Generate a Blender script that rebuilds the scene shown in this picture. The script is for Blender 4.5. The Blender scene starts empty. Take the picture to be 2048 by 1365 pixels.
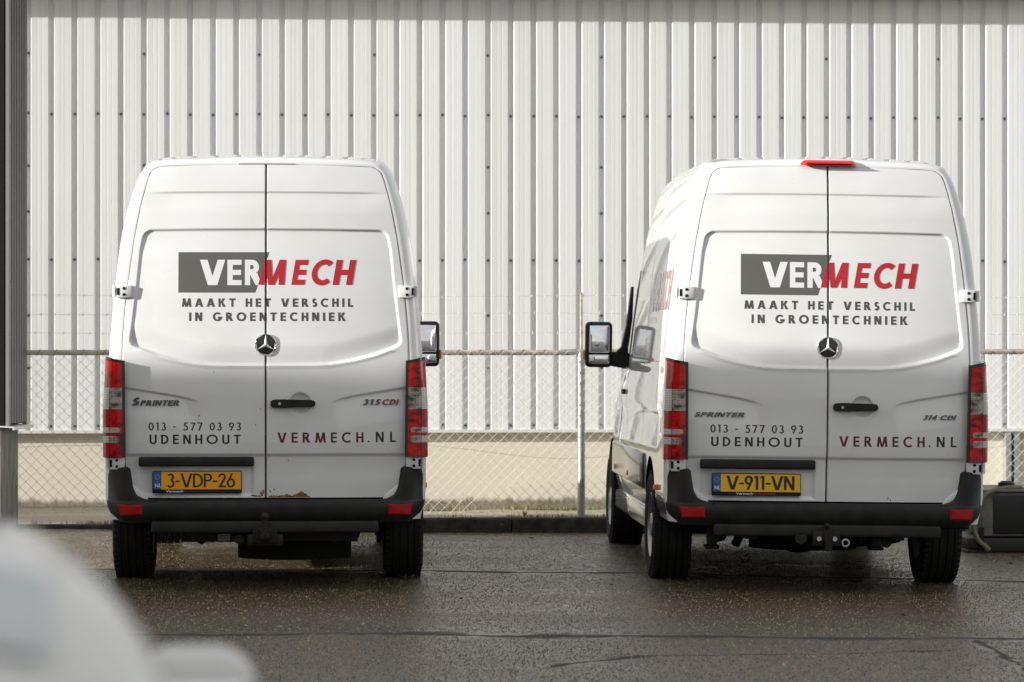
import bpy, bmesh, math, random
import numpy as np
from mathutils import Vector, Matrix

random.seed(7)
RNG = np.random.default_rng(11)
scene = bpy.context.scene
COL = scene.collection
PI = math.pi

# ------------------------------------------------------------------ camera, sky, sun, exposure
FPX = 6377.0                      # focal length in pixels of a 2048 wide picture
CAMZ = 1.508
cam_d = bpy.data.cameras.new("camera")
cam = bpy.data.objects.new("camera", cam_d)
COL.objects.link(cam)
cam.location = (0, 0, CAMZ)
cam.rotation_euler = (math.radians(90.0) + math.atan(7.5 / FPX), 0, 0)
cam_d.sensor_width = 36
cam_d.lens = FPX / 2048 * 36
cam_d.clip_start = 0.05
cam_d.clip_end = 2000
cam_d.dof.use_dof = True
cam_d.dof.focus_distance = 19.7
cam_d.dof.aperture_fstop = 4.2
scene.camera = cam

SUN_AZ = math.radians(72)         # from the warehouse normal towards the left
SUN_EL = math.radians(13.4)
CLOUD = 3.5
world = bpy.data.worlds.new("World")
scene.world = world
world.use_nodes = True
wn = world.node_tree.nodes
wl = world.node_tree.links
for n in list(wn):
    wn.remove(n)
sky = wn.new("ShaderNodeTexSky")
sky.sky_type = 'NISHITA'
sky.sun_disc = False
sky.sun_elevation = SUN_EL
sky.sun_rotation = math.radians(180 + 72)
sky.altitude = 20
sky.air_density = 1.0
sky.dust_density = 2.0
sky.ozone_density = 1.0
bg = wn.new("ShaderNodeBackground")
bg.inputs[1].default_value = 0.15
wo = wn.new("ShaderNodeOutputWorld")
# broken cloud over the whole sky
wtc = wn.new("ShaderNodeTexCoord")
wmap = wn.new("ShaderNodeMapping"); wmap.inputs["Scale"].default_value = (1.0, 1.0, 2.6)
wno = wn.new("ShaderNodeTexNoise"); wno.inputs["Scale"].default_value = 2.6; wno.inputs["Detail"].default_value = 7; wno.inputs["Roughness"].default_value = 0.58
wrp = wn.new("ShaderNodeValToRGB")
wrp.color_ramp.elements[0].position = 0.30; wrp.color_ramp.elements[0].color = (0, 0, 0, 1)
wrp.color_ramp.elements[1].position = 0.50; wrp.color_ramp.elements[1].color = (0.92, 0.92, 0.92, 1)
wcl = wn.new("ShaderNodeValToRGB")
wcl.color_ramp.elements[0].position = 0.40; wcl.color_ramp.elements[0].color = (1.0, 0.985, 0.96, 1)
wcl.color_ramp.elements[1].position = 0.75; wcl.color_ramp.elements[1].color = (0.62, 0.61, 0.62, 1)
wsc = wn.new("ShaderNodeVectorMath"); wsc.operation = 'SCALE'; wsc.inputs["Scale"].default_value = CLOUD
wmx = wn.new("ShaderNodeMix"); wmx.data_type = 'RGBA'
wl.new(wtc.outputs["Generated"], wmap.inputs[0]); wl.new(wmap.outputs[0], wno.inputs["Vector"])
wl.new(wno.outputs[0], wrp.inputs[0]); wl.new(wno.outputs[0], wcl.inputs[0])
wl.new(wcl.outputs[0], wsc.inputs[0])
wl.new(wrp.outputs[0], wmx.inputs[0]); wl.new(sky.outputs[0], wmx.inputs[6]); wl.new(wsc.outputs[0], wmx.inputs[7])
wl.new(wmx.outputs[2], bg.inputs[0])
wl.new(bg.outputs[0], wo.inputs[0])

sun_d = bpy.data.lights.new("sun", 'SUN')
sun = bpy.data.objects.new("sun", sun_d)
COL.objects.link(sun)
sun_d.energy = 5.0
sun_d.angle = math.radians(0.53)
sun_d.color = (1.0, 0.972, 0.93)
ce = math.cos(SUN_EL)
sdir = Vector((math.sin(SUN_AZ) * ce, math.cos(SUN_AZ) * ce, -math.sin(SUN_EL)))
sun.rotation_euler = sdir.to_track_quat('-Z', 'Y').to_euler()
sun.location = (-30, -10, 20)

scene.render.engine = 'CYCLES'
scene.view_settings.view_transform = 'Standard'
scene.view_settings.look = 'None'
scene.view_settings.gamma = 1
scene.view_settings.use_curve_mapping = False
scene.view_settings.exposure = 0.66
scene.cycles.max_bounces = 8
scene.cycles.sample_clamp_indirect = 6

# ------------------------------------------------------------------ helpers
def tag(o, label=None, cat=None, group=None, kind=None):
    if label: o["label"] = label
    if cat: o["category"] = cat
    if group: o["group"] = group
    if kind: o["kind"] = kind
    return o

def empty(name, loc=(0, 0, 0), rot=(0, 0, 0)):
    o = bpy.data.objects.new(name, None)
    COL.objects.link(o)
    o.location = loc
    o.rotation_euler = rot
    o.empty_display_size = 0.2
    return o

def link(name, me, mat=None, parent=None):
    o = bpy.data.objects.new(name, me)
    COL.objects.link(o)
    if parent is not None: o.parent = parent
    if mat is not None and len(me.materials) == 0: me.materials.append(mat)
    return o

def mesh_np(name, verts, faces, smooth=None, recalc=False):
    me = bpy.data.meshes.new(name)
    me.from_pydata([tuple(map(float, v)) for v in verts], [], [tuple(map(int, f)) for f in faces])
    if recalc:
        bm = bmesh.new(); bm.from_mesh(me)
        bmesh.ops.recalc_face_normals(bm, faces=bm.faces)
        bm.to_mesh(me); bm.free()
    if smooth is not None:
        me.polygons.foreach_set("use_smooth", [True] * len(me.polygons))
        if smooth < 3: me.set_sharp_from_angle(angle=smooth)
    me.update()
    return me

class MB:
    """collects simple solids and builds them into one mesh"""
    def __init__(self):
        self.bm = bmesh.new()
    def box(self, lo, hi, bev=0.0, seg=2, rot=None):
        c = [(a + b) / 2 for a, b in zip(lo, hi)]
        s = [abs(b - a) for a, b in zip(lo, hi)]
        m = Matrix.Translation(c)
        if rot is not None: m = m @ rot.to_4x4()
        m = m @ Matrix.Diagonal((s[0], s[1], s[2], 1))
        r = bmesh.ops.create_cube(self.bm, size=1.0, matrix=m)
        if bev > 0:
            es = list({e for v in r['verts'] for e in v.link_edges})
            bmesh.ops.bevel(self.bm, geom=es, offset=bev, segments=seg, profile=0.5, affect='EDGES')
        return self
    def cyl(self, p0, p1, r0, r1=None, n=16, caps=True):
        p0, p1 = Vector(p0), Vector(p1)
        if r1 is None: r1 = r0
        d = p1 - p0
        q = Vector((0, 0, 1)).rotation_difference(d.normalized()).to_matrix().to_4x4()
        bmesh.ops.create_cone(self.bm, cap_ends=caps, cap_tris=False, segments=n, radius1=r0, radius2=r1,
                              depth=d.length, matrix=Matrix.Translation((p0 + p1) / 2) @ q)
        return self
    def sphere(self, c, r, n=16, scale=(1, 1, 1)):
        bmesh.ops.create_uvsphere(self.bm, u_segments=n, v_segments=max(6, n // 2), radius=r,
                                  matrix=Matrix.Translation(c) @ Matrix.Diagonal((*scale, 1)))
        return self
    def tube(self, pts, r, n=8, closed=False):
        pts = [Vector(p) for p in pts]
        rings = []
        up = Vector((0.13, 0.31, 0.94)).normalized()
        for i, p in enumerate(pts):
            a = pts[i - 1] if i > 0 else (pts[-1] if closed else pts[0])
            b = pts[(i + 1) % len(pts)] if (i < len(pts) - 1 or closed) else pts[-1]
            t = (b - a).normalized()
            if abs(t.dot(up)) > 0.98: u = t.cross(Vector((1, 0, 0))).normalized()
            else: u = t.cross(up).normalized()
            v = t.cross(u)
            rings.append([self.bm.verts.new(p + r * (math.cos(2 * PI * k / n) * u + math.sin(2 * PI * k / n) * v)) for k in range(n)])
        m = len(rings)
        for i in range(m if closed else m - 1):
            A, B = rings[i], rings[(i + 1) % m]
            for k in range(n):
                self.bm.faces.new((A[k], A[(k + 1) % n], B[(k + 1) % n], B[k]))
        if not closed:
            self.bm.faces.new(rings[0][::-1]); self.bm.faces.new(rings[-1])
        return self
    def lathe(self, prof, axis_o, axis='x', n=40):
        """prof: (r, a) pairs, a along the axis"""
        rings = []
        for r, a in prof:
            ring = []
            for k in range(n):
                c, s = math.cos(2 * PI * k / n) * r, math.sin(2 * PI * k / n) * r
                if axis == 'x': p = (axis_o[0] + a, axis_o[1] + c, axis_o[2] + s)
                elif axis == 'y': p = (axis_o[0] + c, axis_o[1] + a, axis_o[2] + s)
                else: p = (axis_o[0] + c, axis_o[1] + s, axis_o[2] + a)
                ring.append(self.bm.verts.new(p))
            rings.append(ring)
        for A, B in zip(rings, rings[1:]):
            for k in range(n):
                self.bm.faces.new((A[k], A[(k + 1) % n], B[(k + 1) % n], B[k]))
        return self
    def prism(self, poly, axis, a0, a1):
        """poly: 2-D outline; axis 'y' -> (x,z) outline, 'x' -> (y,z), 'z' -> (x,y)"""
        def P(p, a):
            return {'y': (p[0], a, p[1]), 'x': (a, p[0], p[1]), 'z': (p[0], p[1], a)}[axis]
        A = [self.bm.verts.new(P(p, a0)) for p in poly]
        B = [self.bm.verts.new(P(p, a1)) for p in poly]
        n = len(poly)
        self.bm.faces.new(A); self.bm.faces.new(B[::-1])
        for i in range(n):
            self.bm.faces.new((A[i], B[i], B[(i + 1) % n], A[(i + 1) % n]))
        return self
    def mesh(self, name, smooth=0.6):
        bmesh.ops.recalc_face_normals(self.bm, faces=self.bm.faces)
        me = bpy.data.meshes.new(name)
        self.bm.to_mesh(me); self.bm.free()
        if smooth:
            me.polygons.foreach_set("use_smooth", [True] * len(me.polygons))
            me.set_sharp_from_angle(angle=smooth)
        return me
    def build(self, name, mat, parent=None, smooth=0.6):
        return link(name, self.mesh(name, smooth), mat, parent)

def grid_faces(nr, nc, off=0):
    i = np.arange(nr - 1)[:, None] * nc + np.arange(nc - 1)[None, :] + off
    return np.stack([i, i + 1, i + nc + 1, i + nc], -1).reshape(-1, 4)

def sstep(a, b, x):
    t = np.clip((x - a) / (b - a), 0, 1)
    return t * t * (3 - 2 * t)

# ------------------------------------------------------------------ materials
def mat(name, color, rough=0.5, metal=0.0, coat=0.0, coat_rough=0.05, spec=0.5, trans=0.0, ior=1.5, alpha=1.0):
    m = bpy.data.materials.new(name)
    m.use_nodes = True
    b = m.node_tree.nodes["Principled BSDF"]
    b.inputs["Base Color"].default_value = (*color, 1)
    b.inputs["Roughness"].default_value = rough
    b.inputs["Metallic"].default_value = metal
    b.inputs["Coat Weight"].default_value = coat
    b.inputs["Coat Roughness"].default_value = coat_rough
    b.inputs["Specular IOR Level"].default_value = spec
    b.inputs["Transmission Weight"].default_value = trans
    b.inputs["IOR"].default_value = ior
    return m

def N(m, t, **kw):
    n = m.node_tree.nodes.new(t)
    for k, v in kw.items(): setattr(n, k, v)
    return n
def L(m, a, b): m.node_tree.links.new(a, b)
def bsdf(m): return m.node_tree.nodes["Principled BSDF"]

def coords(m, scale=(1, 1, 1), kind="Object"):
    tc = N(m, "ShaderNodeTexCoord")
    mp = N(m, "ShaderNodeMapping")
    mp.inputs["Scale"].default_value = scale
    L(m, tc.outputs[kind], mp.inputs[0])
    return mp.outputs[0]

def noise(m, vec, scale, detail=4, rough=0.55):
    n = N(m, "ShaderNodeTexNoise")
    n.inputs["Scale"].default_value = scale
    n.inputs["Detail"].default_value = detail
    n.inputs["Roughness"].default_value = rough
    L(m, vec, n.inputs["Vector"])
    return n.outputs[0]

def ramp(m, fac, stops):
    r = N(m, "ShaderNodeValToRGB")
    e = r.color_ramp.elements
    while len(e) < len(stops): e.new(0.5)
    for el, (p, c) in zip(e, stops):
        el.position = p
        el.color = (*c, 1) if len(c) == 3 else c
    L(m, fac, r.inputs[0])
    return r.outputs[0]

def mixc(m, fac, a, b, mode='MIX'):
    x = N(m, "ShaderNodeMix", data_type='RGBA', blend_type=mode)
    if isinstance(fac, (int, float)): x.inputs[0].default_value = fac
    else: L(m, fac, x.inputs[0])
    for s, v in ((6, a), (7, b)):
        if isinstance(v, tuple): x.inputs[s].default_value = (*v, 1)
        else: L(m, v, x.inputs[s])
    return x.outputs[2]

def math_n(m, op, a, b=None, clamp=False):
    x = N(m, "ShaderNodeMath", operation=op, use_clamp=clamp)
    for i, v in enumerate((a, b)):
        if v is None: continue
        if isinstance(v, (int, float)): x.inputs[i].default_value = v
        else: L(m, v, x.inputs[i])
    return x.outputs[0]

def bump(m, h, strength=0.3, dist=0.01):
    b = N(m, "ShaderNodeBump")
    b.inputs["Strength"].default_value = strength
    b.inputs["Distance"].default_value = dist
    L(m, h, b.inputs["Height"])
    L(m, b.outputs[0], bsdf(m).inputs["Normal"])

def vary(m, c0, c1, scale=3, detail=5, vec_scale=(1, 1, 1), lo=0.35, hi=0.65):
    v = coords(m, vec_scale)
    c = ramp(m, noise(m, v, scale, detail), [(lo, c0), (hi, c1)])
    L(m, c, bsdf(m).inputs["Base Color"])
    return v

M = {}
M['paint'] = mat("white_paint", (0.8, 0.8, 0.79), 0.32, coat=1.0, coat_rough=0.025)
v = vary(M['paint'], (0.75, 0.748, 0.73), (0.81, 0.81, 0.80), 2.2, 8)
L(M['paint'], ramp(M['paint'], noise(M['paint'], v, 5, 5), [(0.3, (0.26,) * 3), (0.7, (0.4,) * 3)]), bsdf(M['paint']).inputs["Roughness"])
M['plastic'] = mat("grey_plastic", (0.03, 0.03, 0.029), 0.55, spec=0.3)
v = vary(M['plastic'], (0.012, 0.0115, 0.011), (0.024, 0.023, 0.0215), 7, 6)
bump(M['plastic'], noise(M['plastic'], v, 260, 2), 0.12, 0.002)
M['rubber'] = mat("black_rubber", (0.012, 0.012, 0.011), 0.75)
M['gap'] = mat("dark_gap", (0.015, 0.014, 0.013), 0.9, spec=0.1)
M['tyre'] = mat("tyre_rubber", (0.016, 0.0155, 0.015), 0.85)
v = vary(M['tyre'], (0.008, 0.0078, 0.0075), (0.018, 0.0165, 0.015), 6, 5)
M['steel_dark'] = mat("dark_steel", (0.035, 0.033, 0.03), 0.55, metal=0.4)
v = vary(M['steel_dark'], (0.008, 0.0075, 0.007), (0.022, 0.019, 0.016), 9, 6)
M['steel'] = mat("bare_steel", (0.5, 0.5, 0.5), 0.3, metal=1.0)
M['rim'] = mat("rim_silver", (0.45, 0.45, 0.45), 0.35, metal=0.9)
M['chrome'] = mat("chrome", (0.75, 0.75, 0.75), 0.12, metal=1.0)
M['star'] = mat("star_silver", (0.7, 0.7, 0.7), 0.35, metal=0.55)
M['flank_grey'] = mat("flank_grey", (0.26, 0.26, 0.25), 0.3, coat=1.0)  # flank grey and red: the wall's grazing reflection mixed into the base colours
M['flank_red'] = mat("flank_red", (0.45, 0.05, 0.06), 0.3, coat=1.0)
M['car_paint'] = mat("ivory_paint", (0.66, 0.645, 0.60), 0.35, coat=0.4)
M['strip'] = mat("glossy_grey_plastic", (0.022, 0.021, 0.02), 0.2, coat=0.6, coat_rough=0.08)
M['window'] = mat("sky_pale_window", (0.5, 0.53, 0.52), 0.06, spec=0.9)  # pale teal base colour stands in for sky reflected in the glass
M['black_gloss'] = mat("black_gloss", (0.008, 0.008, 0.008), 0.15, coat=0.5)
M['badge'] = mat("badge_chrome", (0.10, 0.10, 0.10), 0.3, metal=0.9)
M['badge_red'] = mat("badge_red", (0.35, 0.02, 0.03), 0.3)
M['glass'] = mat("dark_glass", (0.02, 0.024, 0.026), 0.05, spec=0.8)
M['mirror'] = mat("mirror_glass", (0.82, 0.84, 0.86), 0.015, metal=1.0)
M['logo_grey'] = mat("logo_grey", (0.115, 0.112, 0.103), 0.4)
M['logo_text'] = mat("lettering_grey", (0.075, 0.07, 0.068), 0.45)
M['logo_black'] = mat("lettering_black", (0.02, 0.02, 0.021), 0.45)
M['logo_red'] = mat("lettering_red", (0.47, 0.016, 0.028), 0.4)
M['logo_red_shade'] = mat("lettering_red_shade", (0.14, 0.007, 0.014), 0.4)  # the logo red with the lower doors' cast shade painted in
M['logo_white'] = mat("lettering_white", (0.8, 0.8, 0.79), 0.35)
M['plate_orange'] = mat("plate_orange", (0.95, 0.40, 0.008), 0.45)
M['plate_yellow'] = mat("plate_yellow", (0.93, 0.51, 0.015), 0.45)
M['plate_blue'] = mat("plate_blue", (0.012, 0.10, 0.34), 0.4)
M['amber'] = mat("amber_lens", (0.7, 0.22, 0.02), 0.2)
M['rust'] = mat("rust", (0.2, 0.08, 0.02), 0.9)
vary(M['rust'], (0.10, 0.045, 0.014), (0.36, 0.19, 0.05), 60, 5)
M['rust_edge'] = mat("rust_stain", (0.30, 0.16, 0.08), 0.8)
M['reflector'] = mat("red_reflector", (0.36, 0.003, 0.005), 0.45, spec=0.25)

def lens_mat(name, base, dark, cell):
    m = mat(name, base, 0.15, coat=0.35, coat_rough=0.03, spec=0.3)
    vec = coords(m, cell)
    vo = N(m, "ShaderNodeTexVoronoi")
    vo.inputs["Scale"].default_value = 1.0
    vo.inputs["Randomness"].default_value = 0.25
    L(m, vec, vo.inputs["Vector"])
    big = noise(m, coords(m, (9, 9, 16)), 1.6, 2)
    f = math_n(m, 'ADD', math_n(m, 'MULTIPLY', vo.outputs["Distance"], 0.55), math_n(m, 'MULTIPLY', math_n(m, 'SUBTRACT', big, 0.5), 2.6))
    c = ramp(m, f, [(0.1, base), (0.62, dark)])
    L(m, c, bsdf(m).inputs["Base Color"])
    bump(m, vo.outputs["Distance"], 0.25, 0.004)
    return m
M['lens_red'] = lens_mat("tail_lens_red", (0.60, 0.004, 0.006), (0.12, 0.0015, 0.003), (90, 90, 90))
M['lens_red_side'] = mat("tail_lens_red_side", (0.36, 0.006, 0.010), 0.2, coat=0.4, coat_rough=0.04)
M['lens_clear'] = lens_mat("tail_lens_clear", (0.44, 0.39, 0.35), (0.09, 0.055, 0.035), (150, 150, 70))
M['lens_clear_side'] = mat("tail_lens_clear_side", (0.62, 0.6, 0.57), 0.3, coat=0.7)
_v = coords(M['lens_clear_side'], (1, 1, 1))
_w = N(M['lens_clear_side'], "ShaderNodeTexWave", bands_direction='Z')
_w.inputs["Scale"].default_value = 30
L(M['lens_clear_side'], _v, _w.inputs[0])
L(M['lens_clear_side'], ramp(M['lens_clear_side'], _w.outputs[1], [(0, (0.36, 0.35, 0.33)), (1, (0.7, 0.69, 0.66))]), bsdf(M['lens_clear_side']).inputs["Base Color"])
M['lens_brake'] = mat("brake_lens", (0.62, 0.01, 0.012), 0.15, coat=0.7)

# corrugated white steel
def steel_sheet(name, a, b, streak, dirt, rough=0.42):
    m = mat(name, a, rough)
    v1 = coords(m, (52, 52, 0.10))
    v2 = coords(m, (2.2, 2.2, 0.5))
    c = ramp(m, noise(m, v1, 1.0, 5, 0.6), [(0.30, b), (0.56, a)])
    d = ramp(m, noise(m, coords(m, (130, 130, 0.16)), 1.0, 3, 0.5), [(0.52, (0, 0, 0)), (0.68, (streak,) * 3)])
    c = mixc(m, d, c, dirt)
    e = ramp(m, noise(m, v2, 1.0, 5), [(0.45, (0, 0, 0)), (0.8, (0.16,) * 3)])
    c = mixc(m, e, c, dirt)
    oi = N(m, "ShaderNodeObjectInfo")
    tone = math_n(m, 'ADD', math_n(m, 'MULTIPLY', oi.outputs["Random"], 0.05), 0.95)
    hsv = N(m, "ShaderNodeHueSaturation"); L(m, tone, hsv.inputs["Value"]); L(m, c, hsv.inputs["Color"])
    L(m, hsv.outputs[0], bsdf(m).inputs["Base Color"])
    bump(m, noise(m, coords(m, (1.6, 1.6, 0.9)), 1.0, 3), 0.25, 0.012)
    return m
M['wall'] = steel_sheet("white_cladding", (0.80, 0.805, 0.80), (0.74, 0.742, 0.732), 0.32, (0.5, 0.475, 0.43))
M['wall_trim'] = mat("white_flashing", (0.66, 0.65, 0.62), 0.45)
M['darkclad'] = steel_sheet("grey_cladding", (0.10, 0.102, 0.106), (0.07, 0.07, 0.073), 0.3, (0.22, 0.21, 0.2))
M['blackclad'] = mat("black_trim", (0.006, 0.0055, 0.005), 0.7, spec=0.2)
M['greytrim'] = mat("grey_trim", (0.2, 0.2, 0.205), 0.45)
M['screw'] = mat("screw_head", (0.09, 0.085, 0.075), 0.5)

M['plinth'] = mat("cream_render", (0.62, 0.55, 0.43), 0.85)
def _plinth():
    m = M['plinth']
    tc = N(m, "ShaderNodeTexCoord")
    sep = N(m, "ShaderNodeSeparateXYZ")
    L(m, tc.outputs["Object"], sep.inputs[0])
    v = coords(m)
    base = ramp(m, noise(m, v, 1.3, 6), [(0.3, (0.66, 0.60, 0.49)), (0.7, (0.72, 0.665, 0.56))])
    # splash and moss band of its own ragged outline at the foot
    n1 = noise(m, coords(m, (14, 14, 3)), 1.0, 6, 0.7)
    edge = math_n(m, 'ADD', sep.outputs[2], math_n(m, 'MULTIPLY', math_n(m, 'SUBTRACT', n1, 0.5), -0.16))
    f = N(m, "ShaderNodeMapRange", clamp=True)
    f.inputs[1].default_value = 0.115; f.inputs[2].default_value = 0.075
    f.inputs[3].default_value = 0; f.inputs[4].default_value = 0.9
    L(m, edge, f.inputs[0])
    moss = ramp(m, noise(m, coords(m, (40, 40, 25)), 1.0, 5), [(0.35, (0.10, 0.085, 0.055)), (0.55, (0.20, 0.17, 0.11)), (0.75, (0.30, 0.27, 0.2))])
    c = mixc(m, f.outputs[0], base, moss)
    L(m, c, bsdf(m).inputs["Base Color"])
    bump(m, noise(m, v, 90, 4), 0.3, 0.004)
_plinth()
M['stain'] = mat("rust_run", (0.36, 0.28, 0.16), 0.9)
M['concrete'] = mat("concrete", (0.3, 0.29, 0.27), 0.9)
v = vary(M['concrete'], (0.13, 0.125, 0.115), (0.25, 0.24, 0.225), 4, 8, (3, 3, 0.8))
bump(M['concrete'], noise(M['concrete'], v, 30, 6), 0.4, 0.01)
M['kerb'] = mat("dark_kerb", (0.05, 0.047, 0.04), 0.9)
v = vary(M['kerb'], (0.018, 0.017, 0.014), (0.06, 0.055, 0.045), 12, 6)
M['verge'] = mat("sandy_strip", (0.35, 0.31, 0.22), 0.95)
v = coords(M['verge'])
c1 = ramp(M['verge'], noise(M['verge'], v, 22, 8, 0.7), [(0.3, (0.26, 0.225, 0.16)), (0.7, (0.50, 0.46, 0.36))])
c2 = ramp(M['verge'], noise(M['verge'], v, 5, 6, 0.65), [(0.48, (0, 0, 0)), (0.62, (0.75,) * 3)])
L(M['verge'], mixc(M['verge'], c2, c1, (0.13, 0.14, 0.045)), bsdf(M['verge']).inputs["Base Color"])
bump(M['verge'], noise(M['verge'], v, 60, 5), 0.5, 0.02)
M['dead_leaf'] = mat("dead_leaf", (0.10, 0.055, 0.025), 0.8)
M['leaf'] = mat("weed_leaf", (0.09, 0.12, 0.035), 0.7)
M['moss'] = mat("moss_green", (0.14, 0.15, 0.04), 0.95)
vary(M['moss'], (0.13, 0.105, 0.04), (0.23, 0.26, 0.06), 40, 4)
M['galv'] = mat("galvanised", (0.42, 0.43, 0.44), 0.42, metal=0.75)
v = vary(M['galv'], (0.34, 0.345, 0.35), (0.56, 0.56, 0.56), 18, 6)
M['wire'] = mat("fence_wire", (0.58, 0.57, 0.53), 0.5, metal=0.1)
M['rail'] = mat("rusty_rail", (0.42, 0.33, 0.24), 0.6, metal=0.2)
vary(M['rail'], (0.34, 0.28, 0.21), (0.52, 0.48, 0.41), 9, 6, (1, 4, 4))
M['tank_black'] = mat("tank_black", (0.014, 0.013, 0.012), 0.5)
M['tank_grey'] = mat("tank_grey", (0.2, 0.19, 0.17), 0.6)
vary(M['tank_grey'], (0.13, 0.12, 0.10), (0.25, 0.24, 0.21), 8, 7)
M['hose_green'] = mat("green_hose", (0.17, 0.165, 0.085), 0.55)
M['hose_grey'] = mat("grey_hose", (0.25, 0.27, 0.31), 0.5)
M['shed_wall'] = mat("shed_render", (0.33, 0.32, 0.3), 0.8)
vary(M['shed_wall'], (0.28, 0.27, 0.25), (0.38, 0.37, 0.35), 1, 5)
M['shed_roof'] = mat("shed_roof", (0.06, 0.058, 0.055), 0.8)
M['label'] = mat("white_sticker", (0.6, 0.6, 0.58), 0.5)

# asphalt
M['asphalt'] = mat("wet_asphalt", (0.05, 0.047, 0.042), 0.6, spec=0.5)
def _asphalt():
    m = M['asphalt']
    v = coords(m)
    tc = N(m, "ShaderNodeTexCoord")
    sep = N(m, "ShaderNodeSeparateXYZ")
    L(m, tc.outputs["Object"], sep.inputs[0])
    X, Y = sep.outputs[0], sep.outputs[1]
    grain = noise(m, v, 110, 3, 0.7)
    patch = noise(m, coords(m, (0.45, 1.0, 1)), 0.9, 5, 0.6)
    c = ramp(m, grain, [(0.3, (0.026, 0.0185, 0.011)), (0.55, (0.075, 0.056, 0.034)), (0.75, (0.17, 0.127, 0.078))])
    c = mixc(m, ramp(m, patch, [(0.35, (0, 0, 0)), (0.7, (0.35,) * 3)]), c, (0.115, 0.087, 0.055))
    # joints and cracks
    rag = noise(m, coords(m, (2.6, 2.6, 1)), 1.0, 6, 0.7)
    ragw = math_n(m, 'MAXIMUM', math_n(m, 'MULTIPLY', math_n(m, 'SUBTRACT', rag, 0.34), 5.2), 0.12)
    def crack(expr, w, x0=None, x1=None):
        d = math_n(m, 'DIVIDE', math_n(m, 'ABSOLUTE', expr), ragw)
        mr = N(m, "ShaderNodeMapRange", clamp=True)
        mr.inputs[1].default_value = w * 1.25; mr.inputs[2].default_value = w * 0.2
        L(m, d, mr.inputs[0])
        f = mr.outputs[0]
        if x0 is not None: f = math_n(m, 'MULTIPLY', f, math_n(m, 'GREATER_THAN', X, x0))
        if x1 is not None: f = math_n(m, 'MULTIPLY', f, math_n(m, 'LESS_THAN', X, x1))
        return f
    wob2 = math_n(m, 'MULTIPLY', math_n(m, 'SUBTRACT', noise(m, coords(m, (3, 3, 1)), 1.0, 7, 0.72), 0.5), 0.34)
    def wave(k, ph, amp): return math_n(m, 'MULTIPLY', math_n(m, 'SINE', math_n(m, 'ADD', math_n(m, 'MULTIPLY', X, k), ph)), amp)
    yw = math_n(m, 'ADD', math_n(m, 'ADD', Y, wave(1.7, 0, .05)), wave(4.1, 1, .03))
    xw = math_n(m, 'ADD', X, math_n(m, 'MULTIPLY', wob2, .5))
    f1 = crack(math_n(m, 'SUBTRACT', math_n(m, 'ADD', yw, wob2), math_n(m, 'ADD', 16.55, math_n(m, 'MULTIPLY', X, -0.02))), 0.11)
    f2 = crack(math_n(m, 'SUBTRACT', math_n(m, 'ADD', yw, math_n(m, 'MULTIPLY', wob2, .3)), math_n(m, 'ADD', 21.15, math_n(m, 'MULTIPLY', X, -0.12))), 0.09)
    f3 = math_n(m, 'MULTIPLY', crack(math_n(m, 'SUBTRACT', xw, math_n(m, 'SUBTRACT', 2.67, math_n(m, 'MULTIPLY', Y, 0.017))), 0.026), math_n(m, 'LESS_THAN', Y, 16.5))
    f4 = crack(math_n(m, 'SUBTRACT', math_n(m, 'ADD', Y, wob2), math_n(m, 'ADD', 14.79, math_n(m, 'MULTIPLY', X, 1.03))), 0.07, 0.18, 0.62)
    f5 = crack(math_n(m, 'SUBTRACT', math_n(m, 'ADD', yw, wob2), math_n(m, 'ADD', 15.35, math_n(m, 'MULTIPLY', X, 0.22))), 0.035, 0.6, 2.2)
    f4 = math_n(m, 'MAXIMUM', f4, f5)
    tot = math_n(m, 'MAXIMUM', math_n(m, 'MAXIMUM', f1, f2), math_n(m, 'MAXIMUM', f3, f4))
    c = mixc(m, math_n(m, 'MULTIPLY', tot, 0.85), c, (0.012, 0.011, 0.010))
    L(m, c, bsdf(m).inputs["Base Color"])
    r = ramp(m, noise(m, coords(m, (0.5, 1.4, 1)), 1.0, 6, 0.6), [(0.32, (0.22,) * 3), (0.68, (0.42,) * 3)])
    L(m, mixc(m, tot, r, (0.9, 0.9, 0.9)), bsdf(m).inputs["Roughness"])
    bump(m, math_n(m, 'ADD', grain, math_n(m, 'MULTIPLY', tot, -1.0)), 0.30, 0.008)
_asphalt()
M['chips'] = mat("asphalt_chips", (0.1, 0.095, 0.085), 0.28, spec=0.7)
_g = N(M['chips'], "ShaderNodeNewGeometry")
L(M['chips'], ramp(M['chips'], _g.outputs["Random Per Island"], [(0.0, (0.02, 0.015, 0.009)), (0.45, (0.08, 0.059, 0.034)), (0.82, (0.24, 0.172, 0.092)), (1.0, (0.55, 0.40, 0.22))]), bsdf(M['chips']).inputs["Base Color"])

# ------------------------------------------------------------------ ground
def ground_z(x, y):
    x = np.asarray(x, float); y = np.asarray(y, float)
    z = -0.0135 * np.clip(x - 0.9, 0, 6)
    z = z + 0.04 * sstep(-2.7, -3.3, x) * sstep(24.0, 25.2, y)
    z = z + 0.004 * np.sin(x * 1.9 + 0.6 * y) * np.sin(y * 1.3)
    return z

FSL, FY0 = 0.055, 25.72           # the fence line: Y = FY0 + FSL * X
WSL, WY0 = 0.075, 29.116          # the warehouse wall line
def fence_y(x): return FY0 + FSL * x
def wall_y(x): return WY0 + WSL * x

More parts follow.
